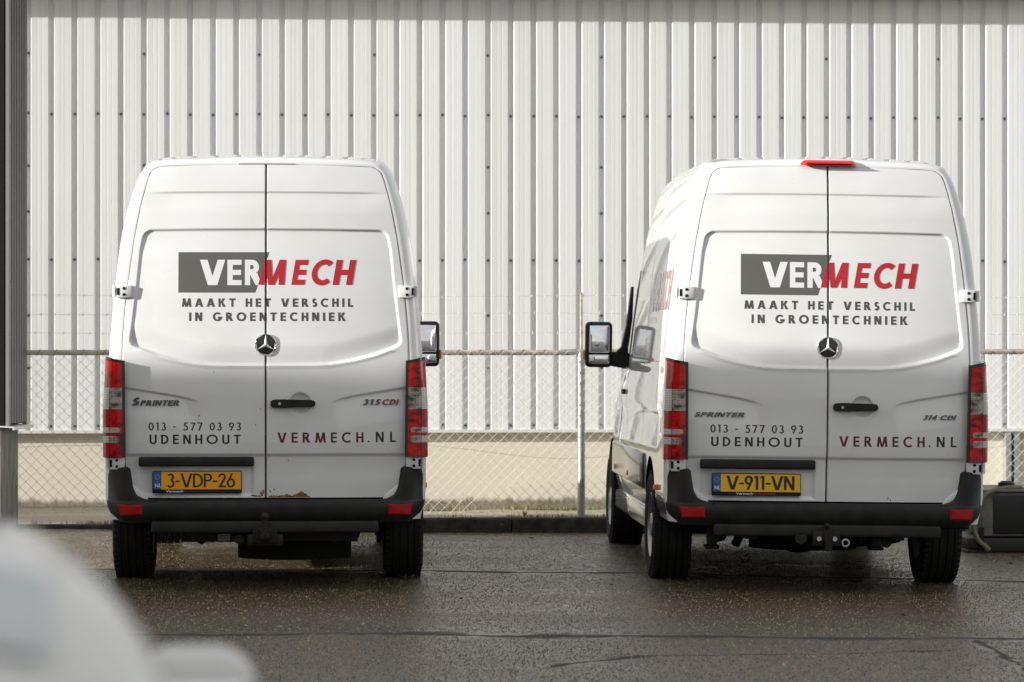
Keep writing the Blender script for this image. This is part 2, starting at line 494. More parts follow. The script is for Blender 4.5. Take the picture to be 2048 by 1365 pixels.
def build_ground():
    near_x = list(np.arange(-6, 6.01, 0.15)); near_y = list(np.arange(10, 26.6, 0.15))
    xs = [-600, -200, -80, -40, -20, -10] + near_x + [10, 20, 40, 80, 200, 600]
    ys = [-600, -200, -80, -40, -15, 0, 5] + near_y + [27, 28, 30, 34, 40, 80, 200, 600]
    xs, ys = np.array(xs), np.array(ys)
    X, Y = np.meshgrid(xs, ys)
    Z = ground_z(X, np.clip(Y, 5, 25.5))
    V = np.stack([X, Y, Z], -1).reshape(-1, 3)
    o = link("ground", mesh_np("ground", V, grid_faces(len(ys), len(xs)), 3.2), M['asphalt'])
    tag(o, "dark wet asphalt yard with cracks and joints", None, None, "structure")
    # loose and proud stones of the surface
    n = 300000
    ys = 12.5 + 13.0 * RNG.random(n) ** 0.9
    hw = 0.165 * ys + 0.1
    xs = (RNG.random(n) * 2 - 1) * hw
    keep = ys < fence_y(xs) - 0.22
    wv = .05 * np.sin(1.7 * xs) + .03 * np.sin(4.1 * xs + 1)
    for d, w in ((ys + wv - 16.55 + .02 * xs, .13), (ys + wv - 21.15 + .12 * xs, .13), (np.where(ys < 16.5, xs - 2.67 + .017 * ys, 9), .04),
                 (np.where((xs > .18) & (xs < .62), ys - 14.79 - 1.03 * xs, 9), .11)):
        keep &= (np.abs(d) > w) | (RNG.random(n) < .05)
    xs, ys = xs[keep], ys[keep]
    n = len(xs)
    zs = ground_z(xs, ys)
    r = 0.0022 + 0.0046 * RNG.random(n) ** 2.6
    h = r * (0.5 + 0.8 * RNG.random(n))
    a0 = RNG.random(n) * PI
    V = np.zeros((n, 5, 3))
    for k in range(4):
        a = a0 + k * PI / 2 + RNG.random(n) * 0.5
        V[:, k] = np.stack([xs + r * np.cos(a), ys + r * np.sin(a), zs - 0.001], -1)
    V[:, 4] = np.stack([xs + r * 0.4 * (RNG.random(n) - 0.5), ys + r * 0.4 * (RNG.random(n) - 0.5), zs + h], -1)
    b = np.arange(n)[:, None] * 5
    F = np.concatenate([b + np.array([k, (k + 1) % 4, 4]) for k in range(4)], 0)
    me = bpy.data.meshes.new("asphalt_chippings")
    me.vertices.add(n * 5); me.vertices.foreach_set("co", V.reshape(-1))
    me.loops.add(len(F) * 3); me.loops.foreach_set("vertex_index", F.reshape(-1).astype(np.int32))
    me.polygons.add(len(F)); me.polygons.foreach_set("loop_start", (np.arange(len(F)) * 3).astype(np.int32))
    me.update(calc_edges=True)
    o = link("gravel", me, M['chips'])
    tag(o, "small proud stones in the worn asphalt surface", None, None, "stuff")
build_ground()

# ------------------------------------------------------------------ warehouse
PITCH = 0.2082
RIB = 0.030
def rib_profile():
    """(s, depth) over one pitch; depth 0 = crest, positive = back into the wall"""
    p = [(0.0, RIB), (0.010, 0.0), (0.060, 0.0), (0.064, 0.0009), (0.068, 0.0), (0.104, 0.0), (0.108, 0.0009), (0.112, 0.0),
         (0.159, 0.0), (0.168, RIB), (PITCH, RIB)]
    return p

def sheet_mesh(name, nrib, z0, z1):
    pts = []
    for k in range(nrib):
        for s, d in rib_profile():
            if k and s == 0: continue
            pts.append((k * PITCH + s, d))
    pts.append((nrib * PITCH + 0.010, RIB - 0.004))       # side lap
    pts = [(s, d - (0.0015 if i < 2 else 0)) for i, (s, d) in enumerate(pts)]
    zs = [z0, (z0 + z1) / 2, z1]
    V = [(s, d, z) for z in zs for s, d in pts]
    return mesh_np(name, V, grid_faces(len(zs), len(pts)), None)

def build_warehouse():
    x0 = -4.35
    rot = math.atan(WSL)
    root = empty("warehouse", (x0, wall_y(x0) - 0.0, 0), (0, 0, rot))
    tag(root, "long white corrugated steel warehouse with cream plinth behind the fence", "warehouse")
    zb, zt = 0.735, 4.72
    me = sheet_mesh("cladding_sheet", 5, zb, zt)
    for k in range(-3, 12):
        o = link("cladding_sheet", me, M['wall'], root)
        o.location = (k * 5 * PITCH, 0, 0)
        o.rotation_euler = (0, 0, random.uniform(-.0035, .0035))
    # screws: a full row at some rails, single ones at the sheet joints
    sm = MB()
    sm.cyl((0, 0.004, 0), (0, -0.004, 0), 0.0125, n=10).cyl((0, -0.004, 0), (0, -0.012, 0), 0.0085, 0.007, n=8)
    sme = sm.mesh("screw")
    full = [3.60, 2.28, 0.775]
    seam = [4.145, 3.13, 2.71, 1.77, 1.30]
    mb = bmesh.new()
    for k in range(-6, 48):
        zz = full + (seam if k % 5 == 0 else [])
        for z in zz:
            t = bmesh.new(); t.from_mesh(sme)
            bmesh.ops.translate(t, verts=t.verts, vec=(k * PITCH - 0.019 + random.uniform(-.003, .003), RIB - 0.004, z + random.uniform(-.006, .006)))
            tmp = bpy.data.meshes.new("t"); t.to_mesh(tmp); t.free()
            mb.from_mesh(tmp); bpy.data.meshes.remove(tmp)
    me2 = bpy.data.meshes.new("screw"); mb.to_mesh(me2); mb.free()
    o = link("screw", me2, M['screw'], root); o["kind"] = "stuff"
    # flashing above the plinth
    m = MB(); m.prism([(-0.03, 0.735), (-0.03, 0.708), (-0.022, 0.708), (-0.022, 0.727), (0.10, 0.731), (0.10, 0.737)], 'x', -4, 11)
    m.build("drip_flashing", M['wall_trim'], root, None)
    # plinth
    m = MB(); m.box((-4, 0.06, -0.2), (11, 0.36, 0.728))
    m.build("plinth", M['plinth'], root, None)
    # backing, gutter and roof
    m = MB(); m.box((-4, 0.05, 0.74), (11, 0.25, 4.78)); m.build("inner_wall", M['gap'], root, None)
    m = MB()
    m.prism([(-0.245, 4.85), (-0.245, 4.71), (0.05, 4.71), (0.05, 4.717), (-0.238, 4.717), (-0.238, 4.85)], 'x', -4, 11)
    m.build("gutter", M['wall_trim'], root, None)
    m = MB(); m.prism([(-0.22, 4.89), (-0.22, 4.86), (9, 6.2), (18, 4.8), (18, 4.83), (9, 6.24)], 'x', -4, 11)
    m.build("roof", M['shed_roof'], root, None)
    # water stains under the flashing, two ragged runs, built as thin paint-like films
    rr = random.Random(3)
    for s0 in (5.96, 6.10):
        n = 10
        L_, R_ = [], []
        for i in range(n):
            z = 0.655 - 0.13 * i / (n - 1)
            w = 0.018 * (1 - 0.6 * i / (n - 1)) + rr.uniform(-.006, .006)
            c = s0 + rr.uniform(-.006, .006)
            L_.append((c - w, 0.0585, z)); R_.append((c + w, 0.0585, z))
        V = L_ + R_
        F = [(i, i + 1, n + i + 1, n + i) for i in range(n - 1)]
        link("water_stain", mesh_np("water_stain", V, F), M['stain'], root)
    # galvanised column pieces standing against the plinth at the right
    def s_of(px):
        # wall coordinate below a picture column (approximately)
        q = (px - 1024) / FPX
        X = q * WY0 / (1 - q * WSL)
        return (X - x0) / math.cos(rot)
    a, b = s_of(2009.5), s_of(2037)
    m = MB(); m.box((a, -0.05, -0.05), (a + 0.05, 0.05, 0.70)); m.box((b - 0.05, -0.05, -0.05), (b, 0.05, 0.70))
    m.build("steel_upright", M['galv'], root, None)
    m = MB(); m.box((a + 0.05, 0.02, -0.05), (b - 0.05, 0.05, 0.70)); m.build("steel_web", M['steel_dark'], root, None)
build_warehouse()

# strip of ground between kerb and plinth, kerb
def build_strip():
    xs = np.linspace(-7, 8, 220)
    ts = np.linspace(0, 1, 26)
    V = []
    for t in ts:
        for x in xs:
            ya = fence_y(x) - 0.02; yb = wall_y(x) + 0.15
            y = ya + (yb - ya) * t
            zk = 0.115 - 0.045 * float(sstep(-2.4, -3.2, x))
            z = zk - 0.015 - 0.10 * t + 0.012 * math.sin(x * 3.1 + 4 * t) * math.sin(x * 1.3)
            V.append((x, y, z))
    o = link("verge", mesh_np("verge", V, grid_faces(len(ts), len(xs)), 3.2), M['verge'])
    tag(o, "sandy mossy strip between kerb and warehouse", None, None, "structure")
    root = empty("kerb", (0, 0, 0)); tag(root, "low dark kerb under the chain link fence", None, None, "structure")
    x = -7.0
    while x < 8:
        zk = 0.12 - 0.045 * float(sstep(-2.4, -3.2, x))
        x1 = x + 0.995
        V = []
        for (xx) in (x + 0.003, x1 - 0.003):
            y = fence_y(xx)
            V += [(xx, y - 0.15, -0.2), (xx, y - 0.15, zk - 0.012), (xx, y - 0.14, zk), (xx, y - 0.012, zk), (xx, y - 0.012, -0.2)]
        F = [(i, i + 1, i + 6, i + 5) for i in range(4)] + [(0, 1, 2, 3, 4), (9, 8, 7, 6, 5)]
        link("kerb_stone", mesh_np("kerb_stone", V, F), M['kerb'], root)
        x = x + 1.0
build_strip()

# ------------------------------------------------------------------ plants
def weed(x, y, z, h, n, label, seed, mt='leaf', spread=0.6):
    rr = random.Random(seed)
    bm = bmesh.new()
    for i in range(n):
        a = rr.uniform(0, 2 * PI); l = h * rr.uniform(.5, 1.0); lean = rr.uniform(.15, spread)
        w = h * rr.uniform(.05, .10)
        d = Vector((math.cos(a), math.sin(a), 0)); s = Vector((-d.y, d.x, 0))
        p = Vector((0, 0, 0)); prev = None
        for k in range(4):
            t = k / 3
            c = d * (l * lean * t ** 1.5) + Vector((0, 0, l * (t - 0.25 * lean * t * t)))
            ww = w * math.sin(PI * min(0.98, 0.18 + 0.8 * t))
            cur = (bm.verts.new(c - s * ww), bm.verts.new(c + s * ww + Vector((0, 0, .1 * ww))))
            if prev: bm.faces.new((prev[0], prev[1], cur[1], cur[0]))
            prev = cur
    me = bpy.data.meshes.new("weed"); bm.to_mesh(me); bm.free()
    o = link("weed", me, M[mt]); o.location = (x, y, z)
    tag(o, label, "weed", "weeds along the kerb")
    return o
weed(-0.095, 25.50, 0.0, 0.105, 16, "small green weed growing out of the kerb foot between the two vans", 1)
weed(-3.20, fence_y(-3.2) + .1, 0.06, 0.07, 12, "tiny green weed behind the fence, left of the left van", 2)
weed(0.10, fence_y(.1) + .3, 0.09, 0.09, 18, "yellowish weed tuft behind the fence, halfway between the vans", 4, 'moss')
weed(0.86, 28.4, 0.0, 0.13, 22, "green weed at the plinth foot just right of the fence post", 5)
def moss_stuff():
    rr = np.random.default_rng(5)
    n = 9500
    xs = rr.uniform(-4.2, 4.8, n)
    side = rr.random(n)
    ys = np.where(side < 0.5, fence_y(xs) + 0.02 + 0.35 * rr.random(n) ** 2, wall_y(xs) - 0.02 - 0.25 * rr.random(n) ** 2)
    t = (ys - fence_y(xs)) / (wall_y(xs) - fence_y(xs))
    zk = 0.115 - 0.045 * sstep(-2.4, -3.2, xs)
    zs = zk - 0.015 - 0.10 * t
    clump = np.sin(xs * 5.1) + np.sin(xs * 2.3 + 1) + np.sin(xs * 11.0)
    keep = clump + rr.normal(0, .7, n) > -0.2
    V, F = [], []
    for x, y, z in zip(xs[keep], ys[keep], zs[keep]):
        h = rr.uniform(.015, .055); a = rr.uniform(0, PI); w = rr.uniform(.003, .008)
        dx, dy = math.cos(a) * w, math.sin(a) * w
        lx, ly = rr.normal(0, .012), rr.normal(0, .012)
        b = len(V)
        V += [(x - dx, y - dy, z - .005), (x + dx, y + dy, z - .005), (x + lx, y + ly, z + h)]
        F.append((b, b + 1, b + 2))
    o = link("grass", mesh_np("grass", V, F), M['moss'])
    tag(o, "thin dry moss and grass blades along kerb and plinth", None, None, "stuff")
moss_stuff()

def leaves():
    rr = random.Random(21)
    V, F = [], []
    spots = [(3.33, 20.2), (0.62, 19.9), (1.0, 20.3), (-0.9, 25.2), (-0.4, 25.35), (0.3, 25.45), (-3.3, 25.15), (2.2, 17.9), (-0.3, 18.8), (3.5, 22.4), (0.15, 24.7), (-2.2, 17.2)]
    for x, y in spots:
        a = rr.uniform(0, PI); l = rr.uniform(.018, .034); w = l * .45
        z = float(ground_z(x, y)) + .006
        d = (math.cos(a), math.sin(a)); b = len(V)
        V += [(x - d[0] * l, y - d[1] * l, z), (x + d[1] * w, y - d[0] * w, z + .010), (x + d[0] * l, y + d[1] * l, z + .004), (x - d[1] * w, y + d[0] * w, z + .012)]
        F += [(b, b + 1, b + 2), (b, b + 2, b + 3)]
    o = link("fallen_leaves", mesh_np("fallen_leaves", V, F), M['dead_leaf'])
    tag(o, "a few dry brown leaves scattered on the asphalt", None, None, "stuff")
leaves()

# ------------------------------------------------------------------ fence
def build_fence():
    root = empty("chain_link_fence", (0, FY0, 0), (0, 0, math.atan(FSL)))
    tag(root, "chain link fence with rusty top rail and barbed wire in front of the warehouse", "fence")
    ztop, zbot = 1.445, 0.125
    xL, xR = -5.2, 6.2
    # posts
    pm = MB(); pm.cyl((0, 0.02, -0.1), (0, 0.02, 1.45), 0.031, n=20); pme = pm.mesh("post")
    em = MB(); em.cyl((0, 0.02, 1.42), (0.0, 0.02, 1.93), 0.012, 0.009, n=10); eme = em.mesh("post_extension")
    for x in (-5.45, -2.44, 0.562, 3.57):
        p = link("post", pme, M['galv'], root); p.location = (x, 0, 0)
        e = link("post_extension", eme, M['rail'], p)
    m = MB(); m.cyl((xL, 0.02, 1.445), (0.53, 0.02, 1.445), 0.022, n=14); m.build("top_rail", M['rail'], root)
    m = MB(); m.cyl((0.595, 0.02, 1.452), (xR, 0.02, 1.452), 0.022, n=14); m.build("top_rail", M['rail'], root)
    m = MB(); m.cyl((0.40, 0.02, 1.446), (0.595, 0.02, 1.4515), 0.0255, n=14); m.build("rail_sleeve", M['galv'], root)
    # woven mesh: vertical zig-zag wires, each hooked into the next
    D = 0.087; half = D / 2; H2 = 0.0435
    nz = int((ztop - 0.01 - zbot) / H2)
    bm = bmesh.new()
    r = 0.0022
    ncol = int((xR - xL) / half)
    V, F = [], []
    k4 = 4
    for c in range(ncol):
        xa = xL + c * half
        pts = []
        for i in range(nz + 2):
            z = ztop + 0.012 - i * H2
            if z < zbot: break
            s = (i + c) % 2
            jx = random.uniform(-.0018, .0018)
            pts.append((xa + (half + 0.002) * s - 0.001 + jx, -0.003 + (0.0025 if s else -0.0025) + 0.006 * math.sin(xa * 2.3 + z * 3), z + random.uniform(-.0015, .0015)))
        base = len(V)
        for p in pts:
            for q in range(k4):
                a = 2 * PI * q / k4 + 0.4
                V.append((p[0] + r * math.cos(a), p[1] + r * math.sin(a), p[2] + 0.3 * r * math.sin(a)))
        for i in range(len(pts) - 1):
            for q in range(k4):
                F.append((base + i * k4 + q, base + i * k4 + (q + 1) % k4, base + (i + 1) * k4 + (q + 1) % k4, base + (i + 1) * k4 + q))
    o = link("wire_mesh", mesh_np("wire_mesh", V, F), M['wire'], root); o["kind"] = "stuff"
    # ties on the rail
    m = MB()
    x = xL + 0.1
    while x < xR:
        m.tube([(x + 0.012 * math.sin(t) * 1.2, 0.02 + 0.024 * math.cos(t), 1.447 + 0.024 * math.sin(t)) for t in np.linspace(0, 2 * PI, 9)[:-1]], 0.0022, 5, closed=True)
        x += random.choice((0.131, 0.174, 0.174, 0.218))
    o = m.build("tie_wire", M['steel_dark'], root); o["kind"] = "stuff"
    # barbed wires
    for zz, ph in ((1.90, 0.0), (1.756, 0.05), (1.60, 0.02)):
        m = MB()
        pts = [(x, 0.02, zz + 0.008 * math.sin(x * 1.1 + ph * 30)) for x in np.linspace(xL, xR, 60)]
        m.tube(pts, 0.0014, 4)
        x = xL + ph
        while x < xR:
            z = zz + 0.008 * math.sin(x * 1.1 + ph * 30)
            for a in (0.6, 2.2):
                d = Vector((math.cos(a) * .3, math.sin(a) * .3, math.sin(a + .5))).normalized() * 0.011
                m.cyl(Vector((x, .02, z)) - d, Vector((x + .004, .02, z)) + d, 0.0013, n=4)
            x += 0.105 + random.uniform(-.01, .01)
        m.build("barbed_wire", M['wire'], root)
    # sagging tension wire
    pts = []
    for x in np.linspace(xL, xR, 120):
        t = ((x + 0.86) % 2.6) / 2.6
        pts.append((x, 0.012, 0.70 - 0.11 * math.sin(PI * t) ** 2 * (1 if x > -1.5 else 0.35)))
    m = MB(); m.tube(pts, 0.0016, 4); m.build("tension_wire", M['rail'], root)
build_fence()

# ------------------------------------------------------------------ dark building at the left edge
def build_dark_building():
    ang = 0.02
    X0, Y0 = -3.93, 24.75
    root = empty("dark_building", (X0, Y0, 0), (0, 0, -0.055))
    tag(root, "dark grey corrugated building corner on a concrete base at the left edge", "building")
    zb, zt = 0.885, 5.2
    W, Dp = 0.9, 0.70
    # ribbed side face (faces +x): profile along y
    pts = []
    y = 0.05
    while y < Dp - 0.03:
        pts += [(y, -.008), (y + .010, .02), (y + .046, .02), (y + .056, -.008), (y + .082, -.008)]
        y += 0.092
    V = [(d, yy, z) for z in (zb + .01, zt) for yy, d in pts]
    link("cladding_sheet", mesh_np("cladding_sheet", V, grid_faces(2, len(pts))), M['darkclad'], root)
    m = MB(); m.box((-W, 0.0, zb), (-0.012, Dp, zt)); m.build("front_wall", M['blackclad'], root, None)
    m = MB(); m.box((0.0, -0.004, zb - .01), (0.024, 0.052, zt)); m.build("corner_trim", M['greytrim'], root, None)
    m = MB(); m.box((-0.01, Dp - 0.035, zb - .01), (0.022, Dp, zt)); m.build("end_trim", M['darkclad'], root, None)
    m = MB(); m.prism([(-0.3, zb - 0.002), (0.06, zb - 0.022), (0.06, zb - 0.04), (0.068, zb - 0.04), (0.068, zb - 0.014), (-0.3, zb + 0.008)], 'y', -0.03, Dp + 0.03)
    m.build("drip_flashing", M['wall_trim'], root, None)
    m = MB(); m.box((-W, 0.03, -0.2), (-0.045, Dp - 0.03, zb - .004)); m.build("base_wall", M['concrete'], root, None)
    m = MB()
    for z in (0.99, 2.0, 3.2, 4.3): m.cyl((0.035, 0.015, z), (0.042, 0.015, z), 0.009, n=8)
    m.build("screw", M['screw'], root)["kind"] = "stuff"
build_dark_building()

# the big neighbour behind the camera at the left whose roof shades the yard
def build_shed():
    root = empty("neighbouring_shed", (-15.0, 4.0, 0))
    tag(root, "large flat roofed grey shed out of frame to the left shading the yard", "shed")
    m = MB(); m.box((-12, -12, -0.2), (7.5, 9.35, 5.85)); m.build("wall", M['shed_wall'], root, None)
    m = MB(); m.box((-12.1, -12.1, 5.853), (7.6, 9.4, 6.16)); m.build("roof", M['shed_roof'], root, None)
    for x in (-8, -3, 2):
        m = MB(); m.box((x, 9.352, 0.0), (x + 3, 9.40, 3.6)); m.build("roller_door", M['greytrim'], root, None)
build_shed()

# ------------------------------------------------------------------ lettering drawn from strokes
def arc_ribbon(cx, cy, rx, ry, a0, a1, tx, ty=None, n=None):
    ty = tx if ty is None else ty
    n = n or max(6, int(abs(a1 - a0) / 9))
    polys = []
    for i in range(n):
        q = []
        for a, inner in ((a0 + (a1 - a0) * i / n, 0), (a0 + (a1 - a0) * (i + 1) / n, 0), (a0 + (a1 - a0) * (i + 1) / n, 1), (a0 + (a1 - a0) * i / n, 1)):
            r = math.radians(a)
            q.append((cx + (rx - tx * inner) * math.cos(r), cy + (ry - ty * inner) * math.sin(r)))
        polys.append(q)
    return polys
def R4(x0, x1, y0, y1): return [[(x0, y0), (x1, y0), (x1, y1), (x0, y1)]]
def DG(xb, xt, w, y0=0.0, y1=1.0, wt=None):
    wt = w if wt is None else wt
    return [[(xb, y0), (xb + w, y0), (xt + wt, y1), (xt, y1)]]

def glyph(ch, t):
    """pieces (lists of polygons) and advance width for cap height 1; t = stroke"""
    h = t * 0.92
    if ch == ' ': return [], 0.32
    if ch == 'E': w = .36 + t; return [R4(0, t, 0, 1) + R4(t, w, 0, h) + R4(t, w - .02, .5 - h / 2, .5 + h / 2) + R4(t, w, 1 - h, 1)], w
    if ch == 'L': w = .33 + t; return [R4(0, t, 0, 1) + R4(t, w, 0, h)], w
    if ch == 'I': return [R4(0, t, 0, 1)], t
    if ch == 'T': w = .44 + t; c = w / 2; return [R4(0, w, 1 - h, 1) + R4(c - t / 2, c + t / 2, 0, 1 - h)], w
    if ch == 'H': w = .48 + t; return [R4(0, t, 0, 1) + R4(w - t, w, 0, 1) + R4(t, w - t, .5 - h / 2, .5 + h / 2)], w
    if ch == 'N': w = .52 + t; return [R4(0, t, 0, 1) + R4(w - t, w, 0, 1), DG(w - t * 1.15, 0, t * 1.15)], w
    if ch == 'V':
        w = .62 + t * 1.15; d = t * 1.12; c = w / 2; f = .62 * d
        return [[[(0, 1), (d, 1), (c + d - f, 0), (c - f, 0)]], [[(w - d, 1), (w, 1), (c + f, 0), (c - d + f, 0)]]], w
    if ch == 'A':
        w = .62 + t * 1.15; d = t * 1.12; c = w / 2; f = .55 * d
        return [[[(0, 0), (d, 0), (c + d - f, 1), (c - f, 1)]], [[(w - d, 0), (w, 0), (c + f, 1), (c - d + f, 1)]], R4(.2 * w, .8 * w, .20, .20 + h * .9)], w
    if ch == 'M':
        w = .74 + t * 1.25; d = t * 1.02; c = w / 2
        return [[[(0, 0), (d, 0), (.12 + d, 1), (.10, 1)]], [[(w - d, 0), (w, 0), (w - .10, 1), (w - .12 - d, 1)]],
                [[(c - .55 * d, 0), (c + .3 * d, 0), (.12 + d, 1), (.10, 1)]], [[(c - .3 * d, 0), (c + .55 * d, 0), (w - .10, 1), (w - .12 - d, 1)]]], w
    if ch == 'K':
        w = .50 + t
        return [R4(0, t, 0, 1), [[(t * .9, .48), (w - 1.25 * t, 1), (w, 1), (t * .9 + .75 * t, .40)]], [[(t * 1.0 + .05, .60), (w - 1.3 * t + .05, 0), (w + .06, 0), (t + .65 * t + .06, .62)]]], w + .06
    if ch in 'PR':
        r = .29; c = .20 + t * .5
        g = [R4(0, t, 0, 1) + R4(t, c, 1 - h, 1) + R4(t, c, 1 - 2 * r, 1 - 2 * r + h) + arc_ribbon(c, 1 - r, r, r, -90, 90, t, h)]
        if ch == 'R':
            g.append([[(c - .10, 1 - 2 * r + .02), (c + r * .95 - t * .55, 0), (c + r * .95 + t * .65, 0), (c + t * 1.05 - .02, 1 - 2 * r + .05)]])
            return g, c + r * .95 + t * .6
        return g, c + r
    if ch == 'D':
        c = .14 + t * .6
        return [R4(0, t, 0, 1) + R4(t, c, 0, h) + R4(t, c, 1 - h, 1) + arc_ribbon(c, .5, .44, .5, -90, 90, t, h)], c + .44
    if ch == 'O': return [arc_ribbon(.5, .5, .52, .52, 0, 360, t, h, 40)], 1.02
    if ch == 'C': return [arc_ribbon(.5, .5, .5, .52, 48, 312, t, h, 30)], .85
    if ch == 'G': return [arc_ribbon(.5, .5, .5, .52, 45, 335, t, h, 32), R4(.52, 1.0, .5 - h, .5)], 1.0
    if ch == 'U':
        w = .48 + t
        return [R4(0, t, .3, 1) + R4(w - t, w, .3, 1) + arc_ribbon(w / 2, .3, w / 2, .32, 180, 360, t, h)], w
    if ch in 'Ss':
        r1 = .255; r2 = .255 + h / 2 + .012
        r1y = (1 + .02 - 0 + h + .0) / 4; ry = (1.04 + h) / 4
        return [arc_ribbon(.27, 1.02 - ry, .245, ry, 28, 270, t, h), arc_ribbon(.27, -.02 + ry, .275, ry, 90, -152, t, h)], .56
    if ch == '-': return [R4(0, .30, .40 - h * .15, .40 + h * .75)], .30
    if ch == '.': return [[[(.085 + .085 * math.cos(a), .085 + .085 * math.sin(a)) for a in np.linspace(0, 2 * PI, 13)[:-1]]]], .17
    if ch == '0': return [arc_ribbon(.28, .5, .28, .51, 0, 360, t, h, 32)], .56
    if ch == '1': return [R4(.14, .14 + t, 0, 1), [[(0, .80), (.14, .86), (.14, 1), (.08, 1)]]], .14 + t + .06
    if ch == '7': return [R4(0, .54, 1 - h, 1), DG(.10, .54 - t * 1.1, t * 1.05, 0, 1 - h)], .54
    if ch == '2': return [arc_ribbon(.26, .73, .26, .28, -28, 175, t, h), [[(0, 0), (t * 1.25, 0), (.495, .60), (.49 - t * .95, .66)]], R4(t, .52, 0, h)], .52
    if ch == '3': return [arc_ribbon(.24, .755, .23, .255, -90, 150, t, h), arc_ribbon(.24, .27, .27, .29, -150, 90, t, h)], .51
    if ch == '4': return [R4(.32, .32 + t, 0, 1), R4(0, .5, .22, .22 + h), [[(0, .22 + h), (t * 1.0, .22 + h), (.34, 1), (.34 - .3 * t, 1)]]], .52
    if ch == '5': return [arc_ribbon(.24, .31, .28, .33, -145, 118, t, h), R4(.12, .50, 1 - h, 1), [[(.075, .52), (.075 + t * .9, .52), (.12 + t, 1 - h * .4), (.12, 1 - h * .4)]]], .52
    if ch == '6': return [arc_ribbon(.28, .31, .28, .33, 0, 360, t, h, 28), [[(.01, .36), (t * .95, .40), (.44, 1), (.44 - t * 1.05, 1)]]], .56
    if ch == '9': return [arc_ribbon(.28, .69, .28, .33, 0, 360, t, h, 28), [[(.55, .64), (.56 - t * .95, .60), (.12, 0), (.12 + t * 1.05, 0)]]], .56
    return [], .5

def text_polys(txt, x0, x1, z0, z1, t, slant=0.0, gap=None, wide=1.1):
    """glyph pieces laid out between x0 and x1 with cap height z1 - z0"""
    H = z1 - z0
    gl = [glyph(c, t / wide) for c in txt]
    tot = sum(w for _, w in gl) * H * wide
    total = (x1 - x0) - slant * H
    sx = wide
    if gap is None:
        sp = (total - tot) / max(1, len(txt) - 1)
    else:
        sp = gap * H
        k = total / (tot + sp * (len(txt) - 1)); sp *= k; sx = k * wide
    out = []; x = x0
    for (pieces, w) in gl:
        if pieces: out.append([])
        for pc in pieces:
            out[-1].append([[(x + (px * sx + slant * py) * H, z0 + py * H) for px, py in poly] for poly in pc])
        x += w * H * sx + sp
    return out

def flat_mesh(name, pieces, yfun, lift=0.0012, side=0, gap=0.0045, thick=0.0, cut=False):
    """turn glyph pieces into a mesh on the surface y = yfun(x, z); side -1/+1 keeps one half of x"""
    bm = bmesh.new()
    lay = []
    for k, pc in enumerate(pieces):
        for poly in pc:
            vs = [bm.verts.new((p[0], 0.00018 * (k % 3), p[1])) for p in poly]
            try: bm.faces.new(vs)
            except ValueError: pass
    if side:
        bmesh.ops.bisect_plane(bm, geom=bm.verts[:] + bm.edges[:] + bm.faces[:], plane_co=(side * gap, 0, 0), plane_no=(-side, 0, 0), clear_outer=True)
    if cut and bm.verts:
        xs_ = [v.co.x for v in bm.verts]; zs_ = [v.co.z for v in bm.verts]
        for a in np.arange(-0.9, 0.91, 0.025):
            if min(xs_) < a < max(xs_): bmesh.ops.bisect_plane(bm, geom=bm.verts[:] + bm.edges[:] + bm.faces[:], plane_co=(a, 0, 0), plane_no=(1, 0, 0))
        for a in np.arange(.5, 2.6, 0.025):
            if min(zs_) < a < max(zs_): bmesh.ops.bisect_plane(bm, geom=bm.verts[:] + bm.edges[:] + bm.faces[:], plane_co=(0, 0, a), plane_no=(0, 0, 1))
    if not bm.faces:
        bm.free(); return None
    vs = list(bm.verts)
    x = np.array([v.co.x for v in vs]); z = np.array([v.co.z for v in vs])
    y = yfun(x, z)
    for v, yy in zip(vs, y): v.co.y = yy - lift - v.co.y
    for f in bm.faces: f.normal_update()
    for f in bm.faces:
        if f.normal.y > 0: f.normal_flip()
    if thick > 0:
        r = bmesh.ops.extrude_face_region(bm, geom=bm.faces[:])
        nv = [g for g in r['geom'] if isinstance(g, bmesh.types.BMVert)]
        bmesh.ops.translate(bm, verts=nv, vec=(0, -thick, 0))
    me = bpy.data.meshes.new(name)
    bm.to_mesh(me); bm.free()
    return me

def font_mesh(name, txt, x0, z0, size, y, stretch=1.0):
    cu = bpy.data.curves.new("t", 'FONT'); cu.body = txt; cu.size = size; cu.resolution_u = 3; cu.offset = size * 0.018
    o = bpy.data.objects.new("t", cu)
    me = bpy.data.meshes.new_from_object(o)
    for v in me.vertices:
        a, b = v.co.x, v.co.y
        v.co = (x0 + a * stretch, y, z0 + b)
    bpy.data.objects.remove(o); bpy.data.curves.remove(cu)
    me.name = name; me.update()
    return me

# ------------------------------------------------------------------ the vans
K = 0.003067
def lx(px): return (px - 531) * K
def lz(py): return CAMZ - (py - 690) * K

DOOR = [(233, 997), (249, 995.6), (260, 991), (266, 985.5), (270, 979), (274.5, 970), (277, 960), (280, 943), (283, 915), (287, 830), (288, 740), (287, 690), (284, 640), (277, 569), (264, 475), (251, 407), (237, 354), (231, 341), (224, 335.5), (214, 331)]
DOOR_Z = np.array([lz(p[1]) for p in DOOR]); DOOR_W = np.array([p[0] * K for p in DOOR])
def door_w(z): return np.interp(z, DOOR_Z, DOOR_W)

Z_CREASE = lz(911)
BASE_Z = np.array([.40, .566, .80, .83, 1.25, 1.36, 1.50, 1.80, 2.10, 2.40, 2.58, 2.70])
BASE_Y = np.array([.062, .058, .046, .036, .034, .040, .054, .074, .098, .132, .165, .195])
def base_y(x, z):
    zz = np.asarray(z, float); xx = np.abs(np.asarray(x, float))
    acc = 0
    for o in (-.08, -.05, -.025, 0, .025, .05, .08): acc = acc + np.interp(zz + o, BASE_Z, BASE_Y)
    return acc / 7 + 0.050 * (xx / 0.9) ** 2.6

